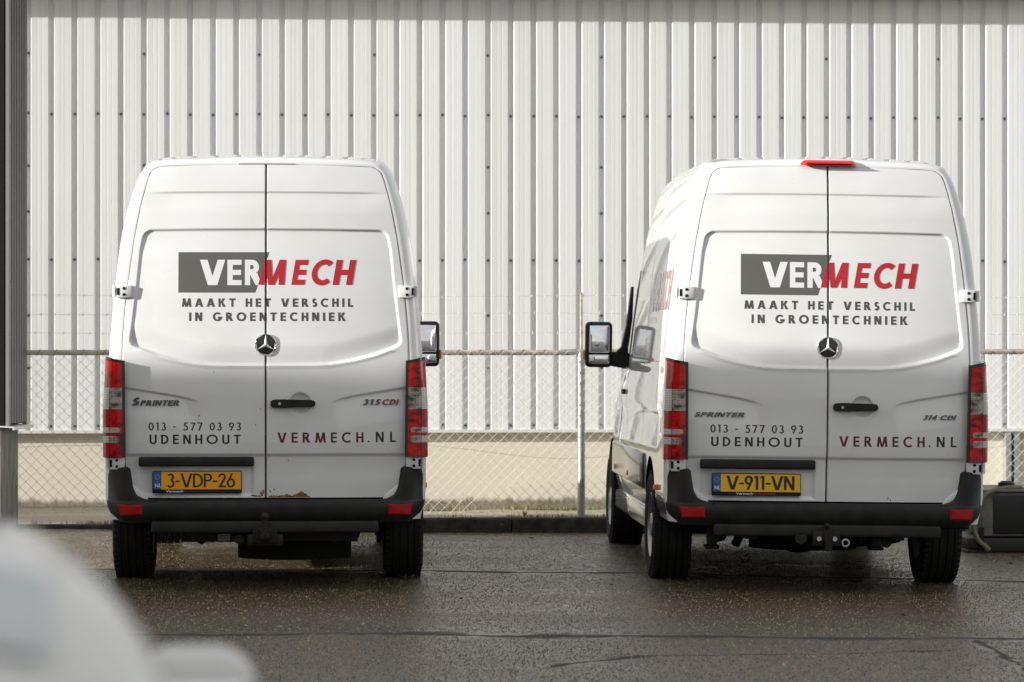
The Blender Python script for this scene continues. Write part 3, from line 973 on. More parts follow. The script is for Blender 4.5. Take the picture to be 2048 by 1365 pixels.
REC = [(0, 457), (120, 457.6), (226, 459)] + [(226 + 22 * math.sin(a), 459 + 21 * (1 - math.cos(a))) for a in np.linspace(0.25, 1.3, 6)] + \
      [(252, 500), (259, 572), (267, 640), (271.5, 678)] + [(271, 685), (267, 691), (258, 696), (219, 710.5), (178, 721), (150, 726), (124, 729.4), (60, 731), (0, 731.3)]
REC = [(x * K, lz(y)) for x, y in REC]
def rec_sd(x, z):
    """signed distance to the recessed panel outline (positive inside) and nearest edge direction"""
    P = np.array(REC + [(-a, b) for a, b in REC[::-1]][1:-1])
    A = P; B = np.roll(P, -1, 0)
    pts = np.stack([x, z], -1)
    best = np.full(len(x), 1e9); inside = np.zeros(len(x), bool)
    for (ax, az), (bx, bz) in zip(A, B):
        dx, dz = bx - ax, bz - az
        t = np.clip(((pts[:, 0] - ax) * dx + (pts[:, 1] - az) * dz) / (dx * dx + dz * dz + 1e-12), 0, 1)
        d = np.hypot(pts[:, 0] - ax - t * dx, pts[:, 1] - az - t * dz)
        best = np.minimum(best, d)
        c = (az > pts[:, 1]) != (bz > pts[:, 1])
        xi = ax + (pts[:, 1] - az) * dx / (dz if abs(dz) > 1e-12 else 1e-12)
        inside ^= c & (pts[:, 0] < xi)
    return np.where(inside, best, -best)

CHAR_X = np.array([.395, .42, .46, .55, .70, .87]); CHAR_Z = np.array([lz(809), lz(804), lz(799.5), lz(793), lz(785), lz(776)])
def door_y(x, z, plate=True):
    shape = np.shape(x)
    x = np.asarray(x, float).ravel(); z = np.asarray(z, float).ravel()
    ax = np.abs(x)
    y = base_y(x, z)
    # lower panel steps in below the crease
    y = y + 0.013 * sstep(Z_CREASE + .012, Z_CREASE - .012, z) * (1 - 0.45 * sstep(Z_CREASE - .02, Z_CREASE - .2, z))
    # upper crease
    zc = lz(382.5) - 0.006 * (ax / .8) ** 2
    fade = sstep(.79, .55, ax)
    y = y + 0.007 * fade * sstep(zc + .004, zc - .005, z) * sstep(zc - .14, zc - .004, z)
    # recessed panel, pillowed towards its lower lip
    sd = rec_sd(x, z)
    zt, zl = lz(457), lz(731)
    v = np.clip((z - zl) / (zt - zl), 0, 1)
    low = lz(731) + (lz(693) - lz(731)) * np.clip((ax - .35) / .47, 0, 1) ** 1.2      # lower lip height at this x
    edge_w = np.where(z > lz(690), 0.010, 0.014)
    inn = sstep(-0.004, edge_w, sd)
    depth = 0.008 + 0.005 * sstep(.75, 1.0, v) + 0.014 * sstep(0.14, 0.0, z - low)
    y = y + inn * depth
    y = y - 0.004 * sstep(-0.03, -0.003, sd) * sstep(0.0, -0.003, sd) * (z < lz(700))
    # character line beside the lamp
    zl2 = np.interp(ax, CHAR_X, CHAR_Z)
    on = sstep(.39, .50, ax)
    y = y + 0.010 * on * sstep(zl2 + .006, zl2 - .005, z) * sstep(zl2 - .20, zl2 - .01, z)
    # plate recess on the left leaf
    px = np.minimum(x - lx(277), lx(509) - x)
    pz = np.minimum(lz(917) - z, z - lz(994))
    p = np.minimum(sstep(0, .026, px), sstep(0, .02, pz))
    y = y + 0.012 * p
    # bowl behind the handle on the right leaf
    rr = np.hypot(x - lx(600), z - lz(808))
    y = y + np.where(rr < .066, 0.022 * np.sqrt(np.clip(1 - (rr / .066) ** 2, 0, 1)), 0)
    return y.reshape(shape)

def door_mesh(side):
    nz, nx = 430, 170
    zs = np.concatenate([np.linspace(DOOR_Z[0], DOOR_Z[0] + .14, 40, endpoint=False), np.linspace(DOOR_Z[0] + .14, DOOR_Z[-1] - .05, nz - 80, endpoint=False), np.linspace(DOOR_Z[-1] - .05, DOOR_Z[-1], 40)])
    u = np.linspace(0, 1, nx)
    w = door_w(zs)[:, None]
    g = 0.0042
    X = g + (w - g) * u[None, :]
    Z = zs[:, None] + 0 * X
    Z = Z + 0.0155 * (1 - np.clip(X / DOOR_W[-1], 0, 1) ** 2) * sstep(DOOR_Z[-1] - .12, DOOR_Z[-1], zs)[:, None]
    X = X * side
    Y = door_y(X, Z)
    # rolled edge all round
    eu = (1 - u)[None, :] * w
    Y = Y + 0.010 * np.clip(1 - np.minimum(eu, u[None, :] * w) / .005, 0, 1) ** 2
    V = np.stack([X, Y, Z], -1)
    # turn the rim inwards
    V = V.reshape(-1, 3)
    F = grid_faces(nz, nx)
    rim = []
    r = np.arange(nz); c = np.arange(nx)
    loop = np.concatenate([c, r[1:] * nx + nx - 1, (nz - 1) * nx + c[::-1][1:], r[::-1][1:-1] * nx])
    n0 = len(V)
    V2 = V[loop] + np.array([0, 0.035, 0])
    V = np.concatenate([V, V2])
    m = len(loop); i = np.arange(m)
    F = np.concatenate([F, np.stack([loop, n0 + i, n0 + (i + 1) % m, loop[(i + 1) % m]], -1)])
    me = bpy.data.meshes.new("rear_door")
    me.vertices.add(len(V)); me.vertices.foreach_set("co", V.reshape(-1))
    if side > 0: F = F[:, ::-1]
    F = F[:, ::-1] if False else F
    me.loops.add(F.size); me.loops.foreach_set("vertex_index", np.ascontiguousarray(F).reshape(-1).astype(np.int32))
    me.polygons.add(len(F)); me.polygons.foreach_set("loop_start", (np.arange(len(F)) * 4).astype(np.int32))
    me.update(calc_edges=True)
    me.polygons.foreach_set("use_smooth", [True] * len(F))
    me.set_sharp_from_angle(angle=1.0)
    return me

# body half profile (x, z) from sill to roof centre, and the matching rear opening
BODY = [(.955, .43), (.985, .57), (.988, .70), (.990, .85), (.985, 1.05), (.978, 1.32), (.967, 1.45), (.952, 1.66), (.932, 1.872), (.898, 2.152), (.853, 2.366), (.794, 2.545), (.766, 2.592), (.728, 2.637), (.583, 2.661), (.0, 2.678)]
OPEN = [(.72, .43), (.724, .566), (.852, .685), (.868, .818), (.882, 1.08), (.883, 1.355), (.880, 1.51), (.871, 1.66), (.849, 1.879), (.8097, 2.167), (.770, 2.376), (.727, 2.538), (.7085, 2.578), (.656, 2.609), (.46, 2.617), (.0, 2.6245)]
def resample(P, per=9):
    P = np.array(P); n = len(P)
    out = []
    for i in range(n - 1):
        p0, p1, p2, p3 = P[max(i - 1, 0)], P[i], P[i + 1], P[min(i + 2, n - 1)]
        l1 = np.linalg.norm(p2 - p1)
        m1 = (p2 - p0) / 2 if i > 0 else (p2 - p1)
        m2 = (p3 - p1) / 2 if i < n - 2 else (p2 - p1)
        for m in (m1, m2):
            lm = np.linalg.norm(m)
            if lm > l1: m *= l1 / lm
        if i == n - 2: m2 = np.array([-l1, 0.0])
        for k in range(per):
            t = k / per
            out.append((2*t**3-3*t*t+1)*p1 + (t**3-2*t*t+t)*m1 + (-2*t**3+3*t*t)*p2 + (t**3-t*t)*m2)
    out.append(P[-1])
    return np.array(out)
HB, HO = resample(BODY), resample(OPEN)
def full(H):
    Lf = H * np.array([-1, 1])
    return np.concatenate([Lf, H[::-1][1:]])
ST_Y = [.10, .5, 2.0, 3.2, 3.55, 3.8, 4.0, 4.17, 4.38, 4.60, 4.78, 5.0, 5.27, 5.43, 5.5]
ST_T = [2.678, 2.705, 2.72, 2.71, 2.685, 2.60, 2.44, 2.24, 1.92, 1.62, 1.42, 1.30, 1.16, .98, .80]
ST_W = [1, 1, 1, .975, .955, .93, .905, .895, .885, .88, .88, .885, .89, .88, .86]
ST_B = [1, 1, 1, 1, 1, 1, .998, .995, .99, .985, .98, .965, .92, .86, .78]
def body_ring(y, extra=0.0):
    zt = np.interp(y, ST_Y, ST_T); ws = np.interp(y, ST_Y, ST_W); wb = np.interp(y, ST_Y, ST_B)
    P = HB.copy()
    zz = P[:, 1]
    k = np.clip((zz - 1.05) / (2.678 - 1.05), 0, 1)
    if zt > 1.3:
        P[:, 1] = np.where(zz > 1.05, 1.05 + (zz - 1.05) * (zt - 1.05) / (2.678 - 1.05), zz)
    else:
        P[:, 1] = .43 + (zz - .43) * (zt - .43) / (2.678 - .43)
    P[:, 0] = P[:, 0] * (wb + (ws - 1) * sstep(0.0, .75, k))
    P[:, 0] -= sstep(.3, .8, y) * sstep(5.2, 4.6, y) * (.012 * sstep(1.12, 1.06, zz) * sstep(.78, 1.0, zz) + .006 * sstep(1.40, 1.37, zz) * sstep(1.2, 1.36, zz))
    R = full(P)
    return np.stack([R[:, 0], np.full(len(R), y), R[:, 1]], -1)

AXLE_R, AXLE_F, WR = 1.20, 4.865, 0.352
def body_mesh():
    fo, fb = full(HO), full(HB)
    rings = []
    def mixring(t, dy, out=0):
        P = fo * (1 - t) + fb * t
        y0 = base_y(fo[:, 0], fo[:, 1])
        return np.stack([P[:, 0], y0 * (1 - t) + .10 * t + dy, P[:, 1]], -1)
    yb = base_y(fo[:, 0], fo[:, 1])
    # how far below the "flat" frame the corner bulges
    R0 = mixring(0, .05)
    R0b = mixring(0, .006)
    rings = [R0, R0b]
    for t in (.04, .12, .25, .4, .55, .7, .82, .91, .97, 1.0):
        P = fo * (1 - t) + fb * t
        y0 = yb + 0.002
        ang = t ** 2.2
        yy = y0 + (0.085) * (1 - math.sqrt(max(0.0, 1 - (t * 0.97) ** 2.6))) / (1 - math.sqrt(1 - .97 ** 2.6))
        rings.append(np.stack([P[:, 0], yy, P[:, 1]], -1))
    yend = rings[-1][:, 1]
    first = [.17, .22, .30, .40, .50]
    for y in first:
        R = body_ring(y)
        t = (y - .10) / .40
        R[:, 1] = y + np.clip((yend - .10), -.1, .2) * (1 - t)
        rings.append(R)
    ys = np.concatenate([np.arange(.55, 5.45, .05), [5.45, 5.48, 5.5]])
    for y in ys: rings.append(body_ring(y))
    A = np.array(rings); nr, nc = A.shape[:2]
    V = A.reshape(-1, 3)
    F = grid_faces(nr, nc)
    cen = V[F].mean(1)
    RA = .425
    kill = np.zeros(len(F), bool)
    for ya in (AXLE_R, AXLE_F):
        d = np.hypot(cen[:, 1] - ya, cen[:, 2] - (WR + .02))
        kill |= (d < RA) & (np.abs(cen[:, 0]) > .7)
    Fk = F[~kill]
    used = np.unique(Fk)
    gone = np.unique(F[kill])
    border = np.intersect1d(used, gone)
    for i in border:
        for ya in (AXLE_R, AXLE_F):
            dy, dz = V[i, 1] - ya, V[i, 2] - (WR + .02)
            d = math.hypot(dy, dz)
            if d < RA * 1.25 and d > 1e-6:
                V[i, 1] = ya + dy / d * RA; V[i, 2] = WR + .02 + dz / d * RA
    remap = -np.ones(len(V), int); remap[used] = np.arange(len(used))
    me = mesh_np("body_shell", V[used], remap[Fk], 0.7, recalc=True)
    return me

def sweep(path, prof_fn):
    """path: list of (x, y, nx, ny); prof_fn(i) -> list of (offset outward, z)"""
    V = []; n = None
    for i, (x, y, nx_, ny_) in enumerate(path):
        pr = prof_fn(i)
        n = len(pr)
        for o, z in pr: V.append((x + nx_ * o, y + ny_ * o, z))
    return V, grid_faces(len(path), n)

def bumper_mesh():
    pts = [(-.74 + .02 * k, 0.0) for k in range(75)]
    pts = [p for p in pts if p[0] <= .741]
    right = [(.76, .001), (.78, .003), (.80, .006), (.815, .009), (.83, .013), (.845, .018), (.855, .022), (.866, .027), (.88, .034), (.90, .044), (.94, .075), (.97, .115), (.986, .16), (.994, .22), (.997, .30), (.998, .45), (.998, .60), (.998, .74)]
    Pm = [(-x, y) for x, y in right[::-1]] + pts + right
    Pm = np.array(Pm)
    T = np.gradient(Pm, axis=0); T /= np.linalg.norm(T, axis=1)[:, None]
    path = [(p[0], p[1], t[1], -t[0]) for p, t in zip(Pm, T)]
    DZ = [(.70, .556), (.735, .558), (.770, .566), (.80, .580), (.822, .600), (.84, .632), (.853, .672), (.862, .72), (.868, .757), (1.2, .757)]
    def prof(i):
        x, y = abs(Pm[i][0]), Pm[i][1]
        s = x if y < .16 else x + y
        zt = float(np.interp(x + (y if y > .2 else 0) * .5, [d[0] for d in DZ], [d[1] for d in DZ]))
        side = float(sstep(.86, .985, x))
        zb = .415 + .03 * sstep(.3, .7, y) 
        rl = .533                                     # ridge line
        pr = [(-.09, zt + .001), (-.03 - .025 * side * 0, zt), (-.014, zt - .006), (-.010, max(rl + .022, zt - .05)), (-.009 - .004 * side, rl + .020), (0.004 - .012 * side, rl + .012), (.010 - .020 * side, rl), (.010 - .026 * side, rl - .03),
              (.006 - .036 * side, .47), (-.004 - .05 * side, zb + .03), (-.03 - .06 * side, zb), (-.12, zb - .004)]
        if zt < .57:
            pr[1] = (-.02, zt); pr[2] = (-.008, zt - .006); pr[3] = (-.004, zt - .014); pr[4] = (0.0, rl + .012); pr[5] = (.006, rl + .006)
        return pr
    V, F = sweep(path, prof)
    return mesh_np("rear_bumper", V, F, 0.7, recalc=True)

def lamp_surface(u, side, z):
    """corner-wrapping lamp surface: u = 0 at the door edge, 1 at the far end on the side"""
    zt = np.clip((z - .818) / (1.41 - .818), 0, 1)
    xi = .868 + .006 * zt
    xo = .997 - .014 * sstep(.45, 1.0, zt) + .004
    pl = [(0.0, xi, .024), (.25, xi + .035, .024), (.5, xi + .072, .036), (.68, xo - .022, .058), (.82, xo - .004, .10), (1.0, xo, .19)]
    us = [p[0] for p in pl]
    return side * np.interp(u, us, [p[1] for p in pl]), np.interp(u, us, [p[2] for p in pl])

def lamp_part(name, side, z0, z1, u0, u1, matl, parent, lift=0.0, slant=0.0, rnd=0.0):
    us = np.linspace(u0, u1, 16); n = 8
    V = []
    for k in range(n):
        for u in us:
            t = k / (n - 1)
            a = 0.0
            if rnd:       # rounded inner end
                a = rnd * (1 - math.sqrt(max(0, 1 - (2 * t - 1) ** 2)))
            uu = u0 + a + (u - u0) * (u1 - u0 - a) / (u1 - u0)
            top = z1 + slant * uu
            z = z0 + (top - z0) * t
            x, y = lamp_surface(uu, side, z)
            V.append((float(x) + side * lift * .4, float(y) - lift, z))
    F = grid_faces(n, len(us))
    if side < 0: F = F[:, ::-1]
    return link(name, mesh_np(name, V, F, 1.2), matl, parent)

def tail_lamp(side, parent):
    # dark housing behind the lenses, including the black inner border
    us = np.linspace(-.10, 1.0, 20); V = []
    for z in np.linspace(.815, 1.412, 14):
        for u in us:
            x, y = lamp_surface(max(u, 0), side, z)
            if u < 0: x = x + side * u * .13
            zz = z + (.028 * max(0, u) * sstep(1.3, 1.41, z))
            V.append((float(x) - side * .0, float(y) + .004, float(zz)))
        # return edge to the body
    F = grid_faces(14, len(us))
    if side < 0: F = F[:, ::-1]
    h = link("tail_light", mesh_np("tail_light", V, F, 1.2), M['black_gloss'], parent)
    zc = [lz(y) for y in (724, 775, 819, 855.5, 866, 872.5, 886, 914)]
    for a, b, c in ((.02, .56, 0), (.57, .99, 1)):
        cc = M['lens_red'] if c == 0 else M['lens_red_side']
        cl = M['lens_clear'] if c == 0 else M['lens_clear_side']
        lamp_part("red_lens", side, zc[1], zc[0] - .012, a, b, cc, h, .004, .03)
        lamp_part("clear_lens", side, zc[2], zc[1] - .002, a, b, cl, h, .004)
        lamp_part("red_lens", side, zc[7], zc[2] - .002, a, b, cc, h, .004)
    for k in (3, 5):
        lamp_part("clear_lens", side, zc[k + 1], zc[k], .12, .56, M['lens_clear'], h, .0062, 0, .10)
        lamp_part("clear_lens", side, zc[k + 1], zc[k], .57, .97, M['lens_clear_side'], h, .0062)
    return h

def hinge(side, z, lower, parent):
    x = .872 if not lower else .914
    y = float(base_y(.85, z)) - (.006 if not lower else .004)
    if lower: y -= .004
    def bx(a, b): return (min(side * a, side * b), max(side * a, side * b))
    m = MB()
    a, b = bx(x - .05, x + .040)
    m.box((a, y - .016, z - .038), (b, y + .03, z + .038), .006, 2)
    h = m.build("door_hinge", M['paint'], parent)
    m = MB()
    a, b = bx(x + .045, x + .068); m.cyl((side * (x + .056), y + .008, z - .034), (side * (x + .056), y + .008, z + .034), .013, n=12)
    m.build("hinge_pin", M['paint'], h)
    m = MB()
    a, b = bx(x + .026, x + .041); m.box((a, y - .0175, z - .022), (b, y + .0, z + .022))
    m.build("hinge_slot", M['gap'], h)
    m = MB()
    for dz in (-.019, .019): m.cyl((side * (x - .002), y - .0185, z + dz), (side * (x - .002), y - .006, z + dz), .0095, n=14)
    m.build("hinge_hole", M['gap'], h)  # dark stubs stand in for the two shaded holes in the plate
    return h

def wheel(x_in, x_out, y, parent, side):
    """side = -1 left: outer face towards -x"""
    w = .235
    xc = side * (.985 - w / 2)
    prof = [(.205, -w/2 + .01), (.25, -w/2 - .004), (.30, -w/2 - .010), (.332, -w/2 + .004), (.347, -w/2 + .022)]
    # grooved tread
    for g in (-.07, -.025, .025, .07):
        prof += [(.352, g - .016), (.352, g - .005), (.343, g - .0045), (.343, g + .0045), (.352, g + .005)]
    prof += [(.352, .092), (.347, w/2 - .022), (.332, w/2 - .004), (.30, w/2 + .010), (.25, w/2 + .004), (.205, w/2 - .01)]
    t = MB(); t.lathe(prof, (xc, y, WR), 'x', 64)
    # tread shoulder blocks
    for k in range(52):
        a = 2 * PI * k / 52
        for s in (-1, 1):
            c, sn = math.cos(a), math.sin(a)
            rot = Matrix.Rotation(a, 3, 'X')
            p = Vector((xc + s * .102, y, WR)) + rot @ Vector((0, .342, 0))
            mm = Matrix.Translation(p) @ rot.to_4x4() @ Matrix.Diagonal((.028, .022, .026, 1))
            bmesh.ops.create_cube(t.bm, size=1, matrix=mm)
    o = t.build("wheel", M['tyre'], parent, .5)
    r = MB(); sgn = side
    r.lathe([(.215, sgn * (w/2 - .012)), (.205, sgn * (w/2 - .002)), (.19, sgn * (w/2 - .03)), (.15, sgn * (w/2 - .06)), (.09, sgn * (w/2 - .05)), (.075, sgn * (w/2 - .005)), (.001, sgn * (w/2 + .002))], (xc, y, WR), 'x', 40)
    r.build("rim", M['rim'], o)
    r = MB(); r.cyl((xc - side * .02, y, WR), (xc - side * .117, y, WR), .20, n=24)
    r.build("brake_drum", M['steel_dark'], o)
    return o

def add_lettering(ldoor, rdoor, name, pieces, matl, lift=.0012, cut=False, thick=0, yf=None):
    for gl in pieces:
        for d, s in ((ldoor, -1), (rdoor, 1)):
            me = flat_mesh(name, gl, yf or door_y, lift, s, .0045, thick, cut)
            if me: link(name, me, matl, d)

def rbox_strip(lo, hi, bev): return MB().box(lo, hi, bev, 3)

def make_van():
    """everything both vans have in common"""
    root = empty("delivery_van")
    body = link("body", body_mesh(), M['paint'], root)
    # dark seal behind the door gaps
    H = HO.copy()
    V = [(0, float(base_y(0, .57)) + .035, .50)] 
    fo = full(H); yb = base_y(fo[:, 0], fo[:, 1])
    V = [(x * 1.004, y + .030, z + .003) for (x, z), y in zip(fo, yb)]
    V.append((0, .11, 1.4))
    n = len(V)
    F = [(i, i + 1, n - 1) for i in range(n - 2)]
    link("door_seal", mesh_np("door_seal", V, F), M['gap'], root)
    ld = link("rear_door", door_mesh(-1), M['paint'], root)
    rd = link("rear_door", door_mesh(1), M['paint'], root)
    # roof edge channel and drip lips at the upper corners
    # lettering
    boxp = [[[[(lx(355.8), lz(585.3)), (lx(510), lz(585.3)), (lx(538), lz(503.8)), (lx(355.8), lz(503.8))]]]]
    add_lettering(ld, rd, "logo_panel", boxp, M['logo_grey'], .0006, True)
    P = text_polys("V", lx(399), lx(449.7), lz(570.3), lz(519.2), .26, gap=.1) + text_polys("E", lx(454), lx(482.4), lz(570.3), lz(519.2), .24, gap=.1) + text_polys("R", lx(489), lx(523), lz(570.3), lz(519.2), .25, gap=.1)
    add_lettering(ld, rd, "letter", P, M['logo_white'], .0011, True)
    P = text_polys("M", lx(515.5), lx(577), lz(569.5), lz(519), .25, .17, gap=.1) + text_polys("E", lx(582), lx(617), lz(569.5), lz(519), .25, .17, gap=.1) + \
        text_polys("C", lx(619), lx(668), lz(569.5), lz(519), .25, .17, gap=.1) + text_polys("H", lx(664.7), lx(713), lz(569.5), lz(519), .25, .17, gap=.1)
    add_lettering(ld, rd, "letter", P, M['logo_red'], .0016, True)
    add_lettering(ld, rd, "letter", text_polys("MAAKT HET VERSCHIL", lx(363), lx(706), lz(613.8), lz(596.8), .25, wide=1.08), M['logo_text'], .0009)
    add_lettering(ld, rd, "letter", text_polys("IN GROENTECHNIEK", lx(377.5), lx(691), lz(642.3), lz(625), .25, wide=1.08), M['logo_text'], .0009)
    add_lettering(ld, rd, "letter", text_polys("UDENHOUT", lx(299), lx(481), lz(888.5), lz(870), .215, wide=1.18), M['logo_black'], .0009)
    add_lettering(ld, rd, "letter", text_polys("013 - 577 03 93", lx(297), lx(482), lz(861.5), lz(845.5), .18, wide=1.18), M['logo_black'], .0009)
    add_lettering(ld, rd, "letter", text_polys("VERMECH", lx(554.5), lx(727), lz(886.3), lz(865.8), .205, wide=1.08), M['logo_red_shade'], .0009)
    add_lettering(ld, rd, "letter", text_polys(".NL", lx(735), lx(792), lz(885.8), lz(865.2), .20, wide=1.12), M['logo_black'], .0009)
    # emblem on the left leaf edge, centred on the gap
    cy = float(door_y(np.array([0.03]), np.array([lz(690)]))[0]) + .006
    ez = lz(690)
    e = MB(); e.lathe([(.001, -.008), (.045, -.0075), (.062, -.005), (.064, 0), (.064, .02)], (0, cy, ez), 'y', 40)
    eb = e.build("emblem", M['black_gloss'], root)
    e = MB(); ring = [(.0635 * math.cos(a), cy - .008, ez + .0635 * math.sin(a)) for a in np.linspace(0, 2 * PI, 49)[:-1]]
    e.tube(ring, .0048, 8, closed=True); e.build("emblem_ring", M['chrome'], eb)
    bm = bmesh.new()
    cen = bm.verts.new((0, cy - .020, ez))
    outer = []
    for k in range(6):
        a = PI / 2 + k * PI / 3
        r = .062 if k % 2 == 0 else .0105
        outer.append(bm.verts.new((r * math.cos(a), cy - (.0105 if k % 2 == 0 else .0095), ez + r * math.sin(a))))
    for k in range(6): bm.faces.new((cen, outer[k], outer[(k + 1) % 6]))
    me = bpy.data.meshes.new("emblem_star"); bm.to_mesh(me); bm.free()
    link("emblem_star", me, M['star'], eb)
    # handle on the right leaf
    hy = float(base_y(.2, lz(808))) 
    hz = lz(808)
    pts = [(lx(541), .010), (lx(543), .022), (lx(552), .026), (lx(574), .027), (lx(578), .021), (lx(612), .019), (lx(615), .024), (lx(625), .022), (lx(630.5), .012)]
    up = [(x, hz + h) for x, h in pts]; dn = [(x, hz - h) for x, h in pts[::-1]]
    m = MB(); m.prism(up + dn, 'y', hy - .034, hy - .008)
    bmesh.ops.bevel(m.bm, geom=[e for e in m.bm.edges], offset=.004, segments=2, affect='EDGES')
    h = m.build("handle", M['plastic'], rd)
    m = MB(); m.cyl((lx(559), hy - .0365, hz), (lx(559), hy - .03, hz), .0085, n=16); m.build("lock", M['steel'], h)
    # black strip above the plate
    py = float(base_y(.3, .78)) + .012
    m = MB(); m.box((lx(277.5), py - .034, lz(933.5)), (lx(507.5), py + .02, lz(914.5)), .010, 3)
    m.build("plate_lamp_strip", M['plastic'], ld)
    # hinges
    for s in (-1, 1):
        hinge(s, 1.836, False, root)
        hinge(s, lz(927.5), True, root)
        tail_lamp(s, root)
    # bumper
    bp = link("rear_bumper", bumper_mesh(), M['plastic'], root)
    for s in (-1, 1):
        V = []; q = [(s * .752, .529, -.004), (s * .905, .529, .036), (s * .885, .462, .024), (s * .752, .466, -.004)]
        m = bmesh.new()
        ctr = []
        A = [m.verts.new((x, y - .010, z)) for x, z, y in q]
        B = [m.verts.new((x * (1.0), y + .02, z)) for x, z, y in q]
        C_ = [m.verts.new((x + (-s * .012 if abs(x) > .8 else s * .012), y - .0155, z + (-.007 if z > .5 else .007))) for x, z, y in q]
        m.faces.new(C_)
        for i in range(4):
            m.faces.new((A[i], A[(i + 1) % 4], B[(i + 1) % 4], B[i])); m.faces.new((C_[i], C_[(i + 1) % 4], A[(i + 1) % 4], A[i]))
        bmesh.ops.recalc_face_normals(m, faces=m.faces)
        me = bpy.data.meshes.new("reflector"); m.to_mesh(me); m.free()
        link("reflector", me, M['reflector'], bp)
    m = MB()
    for s in (-1, 1): m.box((s * .70 - .0015, -.0045, .44), (s * .70 + .0015, .02, .556))
    m.build("bumper_seam", M['gap'], bp)
    # tow bar beam
    m = MB(); m.box((lx(304), -.03, lz(1066)), (lx(757), .05, lz(1042.5)), .014, 3)
    m.build("tow_beam", M['plastic'], root)
    # sides: rubbing strips and sills, lamp-size side markers, arch liners
    for s in (-1, 1):
        for y0, y1 in ((.74, AXLE_R - .445), (AXLE_R + .44, AXLE_F - .44)):
            if y1 - y0 < .02: continue
            m = MB(); m.box((min(s * .975, s * 1.004), y0, .565), (max(s * .975, s * 1.004), y1, .80), .012, 2)
            st = m.build("side_strip", M['strip'], root)
        for y in (.62, 1.78, 2.9, 4.1):
            m = MB(); m.box((min(s * .985, s * 1.010), y, .60), (max(s * .985, s * 1.010), y + .07, .635), .004, 2)
            m.build("side_marker", M['amber'], root)
        for ya in (AXLE_R, AXLE_F):
            m = MB()
            m.cyl((s * .62, ya, WR + .02), (s * .972, ya, WR + .02), .432, n=36, caps=False)
            m.cyl((s * .62, ya, WR + .02), (s * .621, ya, WR + .02), .432, n=36)
            bmesh.ops.bisect_plane(m.bm, geom=m.bm.verts[:] + m.bm.edges[:] + m.bm.faces[:], plane_co=(0, 0, .40), plane_no=(0, 0, -1), clear_outer=True)
            m.build("wheel_arch", M['gap'], root)
        m = MB(); m.box((min(s * .90, s * .975), AXLE_R + .45, .30), (max(s * .90, s * .975), AXLE_F - .45, .44), .02, 2)
        m.build("sill", M['paint'], root)
        # cab side window and door gap
        Vw = []
        ring = lambda y, lo, hi, k: None
        ysw = [3.40, 3.55, 3.72, 3.9, 4.06, 4.24, 4.42, 4.52]
        top = [2.02, 2.05, 2.06, 2.05, 2.00, 1.90, 1.66, 1.50]
        for y, zt in zip(ysw, top):
            R = body_ring(y); h2 = R[:len(HB)]
            for k in range(6):
                z = 1.36 + (zt - 1.36) * k / 5
                xx = float(np.interp(z, h2[:, 2], -h2[:, 0]))
                Vw.append((s * (xx + .006), y, z))
        link("side_window", mesh_np("side_window", Vw, grid_faces(len(ysw), 6), 1.2, recalc=True), M['glass'], root)
        # mirror
        mx, my = s * 1.118, 4.33
        m = MB(); m.box((mx - .10, my, 1.345), (mx + .10, my + .13, 1.685), .035, 4)
        mr = m.build("side_mirror", M['plastic'], root)
        m = MB(); m.box((mx - .077, my - .010, 1.455), (mx + .077, my + .004, 1.660), .012, 3, Matrix.Rotation(s * 0.07, 3, 'Z') @ Matrix.Rotation(-.03, 3, 'X')); m.build("mirror_glass", M['mirror'], mr)
        m = MB(); m.box((mx - .077, my - .012, 1.372), (mx + .077, my + .002, 1.440), .010, 3, Matrix.Rotation(s * 0.12, 3, 'Z') @ Matrix.Rotation(.02, 3, 'X')); m.build("mirror_glass", M['mirror'], mr)
        m = MB(); m.prism([(s * .88, 1.33), (s * 1.10, 1.37), (s * 1.10, 1.46), (s * .985, 1.46), (s * .945, 1.50), (s * .91, 1.66), (s * .875, 1.95), (s * .86, 1.95)], 'y', my + .04, my + .16)
        m.build("mirror_arm", M['plastic'], mr)
        m = MB(); m.box((min(mx + s * .098, mx + s * .118), my + .03, 1.40), (max(mx + s * .098, mx + s * .118), my + .12, 1.47), .008, 2)
        m.build("indicator", M['amber'], mr)
        # door handle and shut lines on the side
        m = MB()
        xx = .982
        m.box((min(s * (xx - .01), s * (xx + .018)), 3.5, 1.16), (max(s * (xx - .01), s * (xx + .018)), 3.66, 1.195), .008, 2)
        m.build("door_handle", M['plastic'], root)
        for yy in (1.95, 3.34, 4.60):
            m = bmesh.new(); prev = None
            R = body_ring(yy)[:len(HB)]; R2 = body_ring(yy + .006)[:len(HB)]
            for a, b in zip(R, R2):
                if a[2] < .45 or a[2] > (2.25 if yy < 3 else 2.0): continue
                cur = (m.verts.new((-s * (a[0] - .0012), a[1], a[2])), m.verts.new((-s * (b[0] - .0012), b[1], b[2])))
                if prev: m.faces.new((prev[0], prev[1], cur[1], cur[0]))
                prev = cur
            me = bpy.data.meshes.new("shut_line"); m.to_mesh(me); m.free()
            link("shut_line", me, M['gap'], root)
        wheel(0, 0, AXLE_R, root, s)
        wheel(0, 0, AXLE_F, root, s)
    # windscreen
    Vw = []; ysw = np.linspace(4.06, 4.72, 7)
    for y in ysw:
        R = body_ring(y); hw = len(HB)
        i0 = 12 * 9 - 22; seg = R[i0:len(R) - i0]
        for p in seg[::4]: Vw.append((p[0] * .97, p[1] - .004, p[2] + .010))
    nc = len(Vw) // len(ysw)
    link("windscreen", mesh_np("windscreen", Vw, grid_faces(len(ysw), nc), 1.2, recalc=True), M['glass'], root)
    R = body_ring(5.5); V = [tuple(p) for p in R]
    link("front_panel", mesh_np("front_panel", V, [tuple(range(len(V)))]), M['plastic'], root)
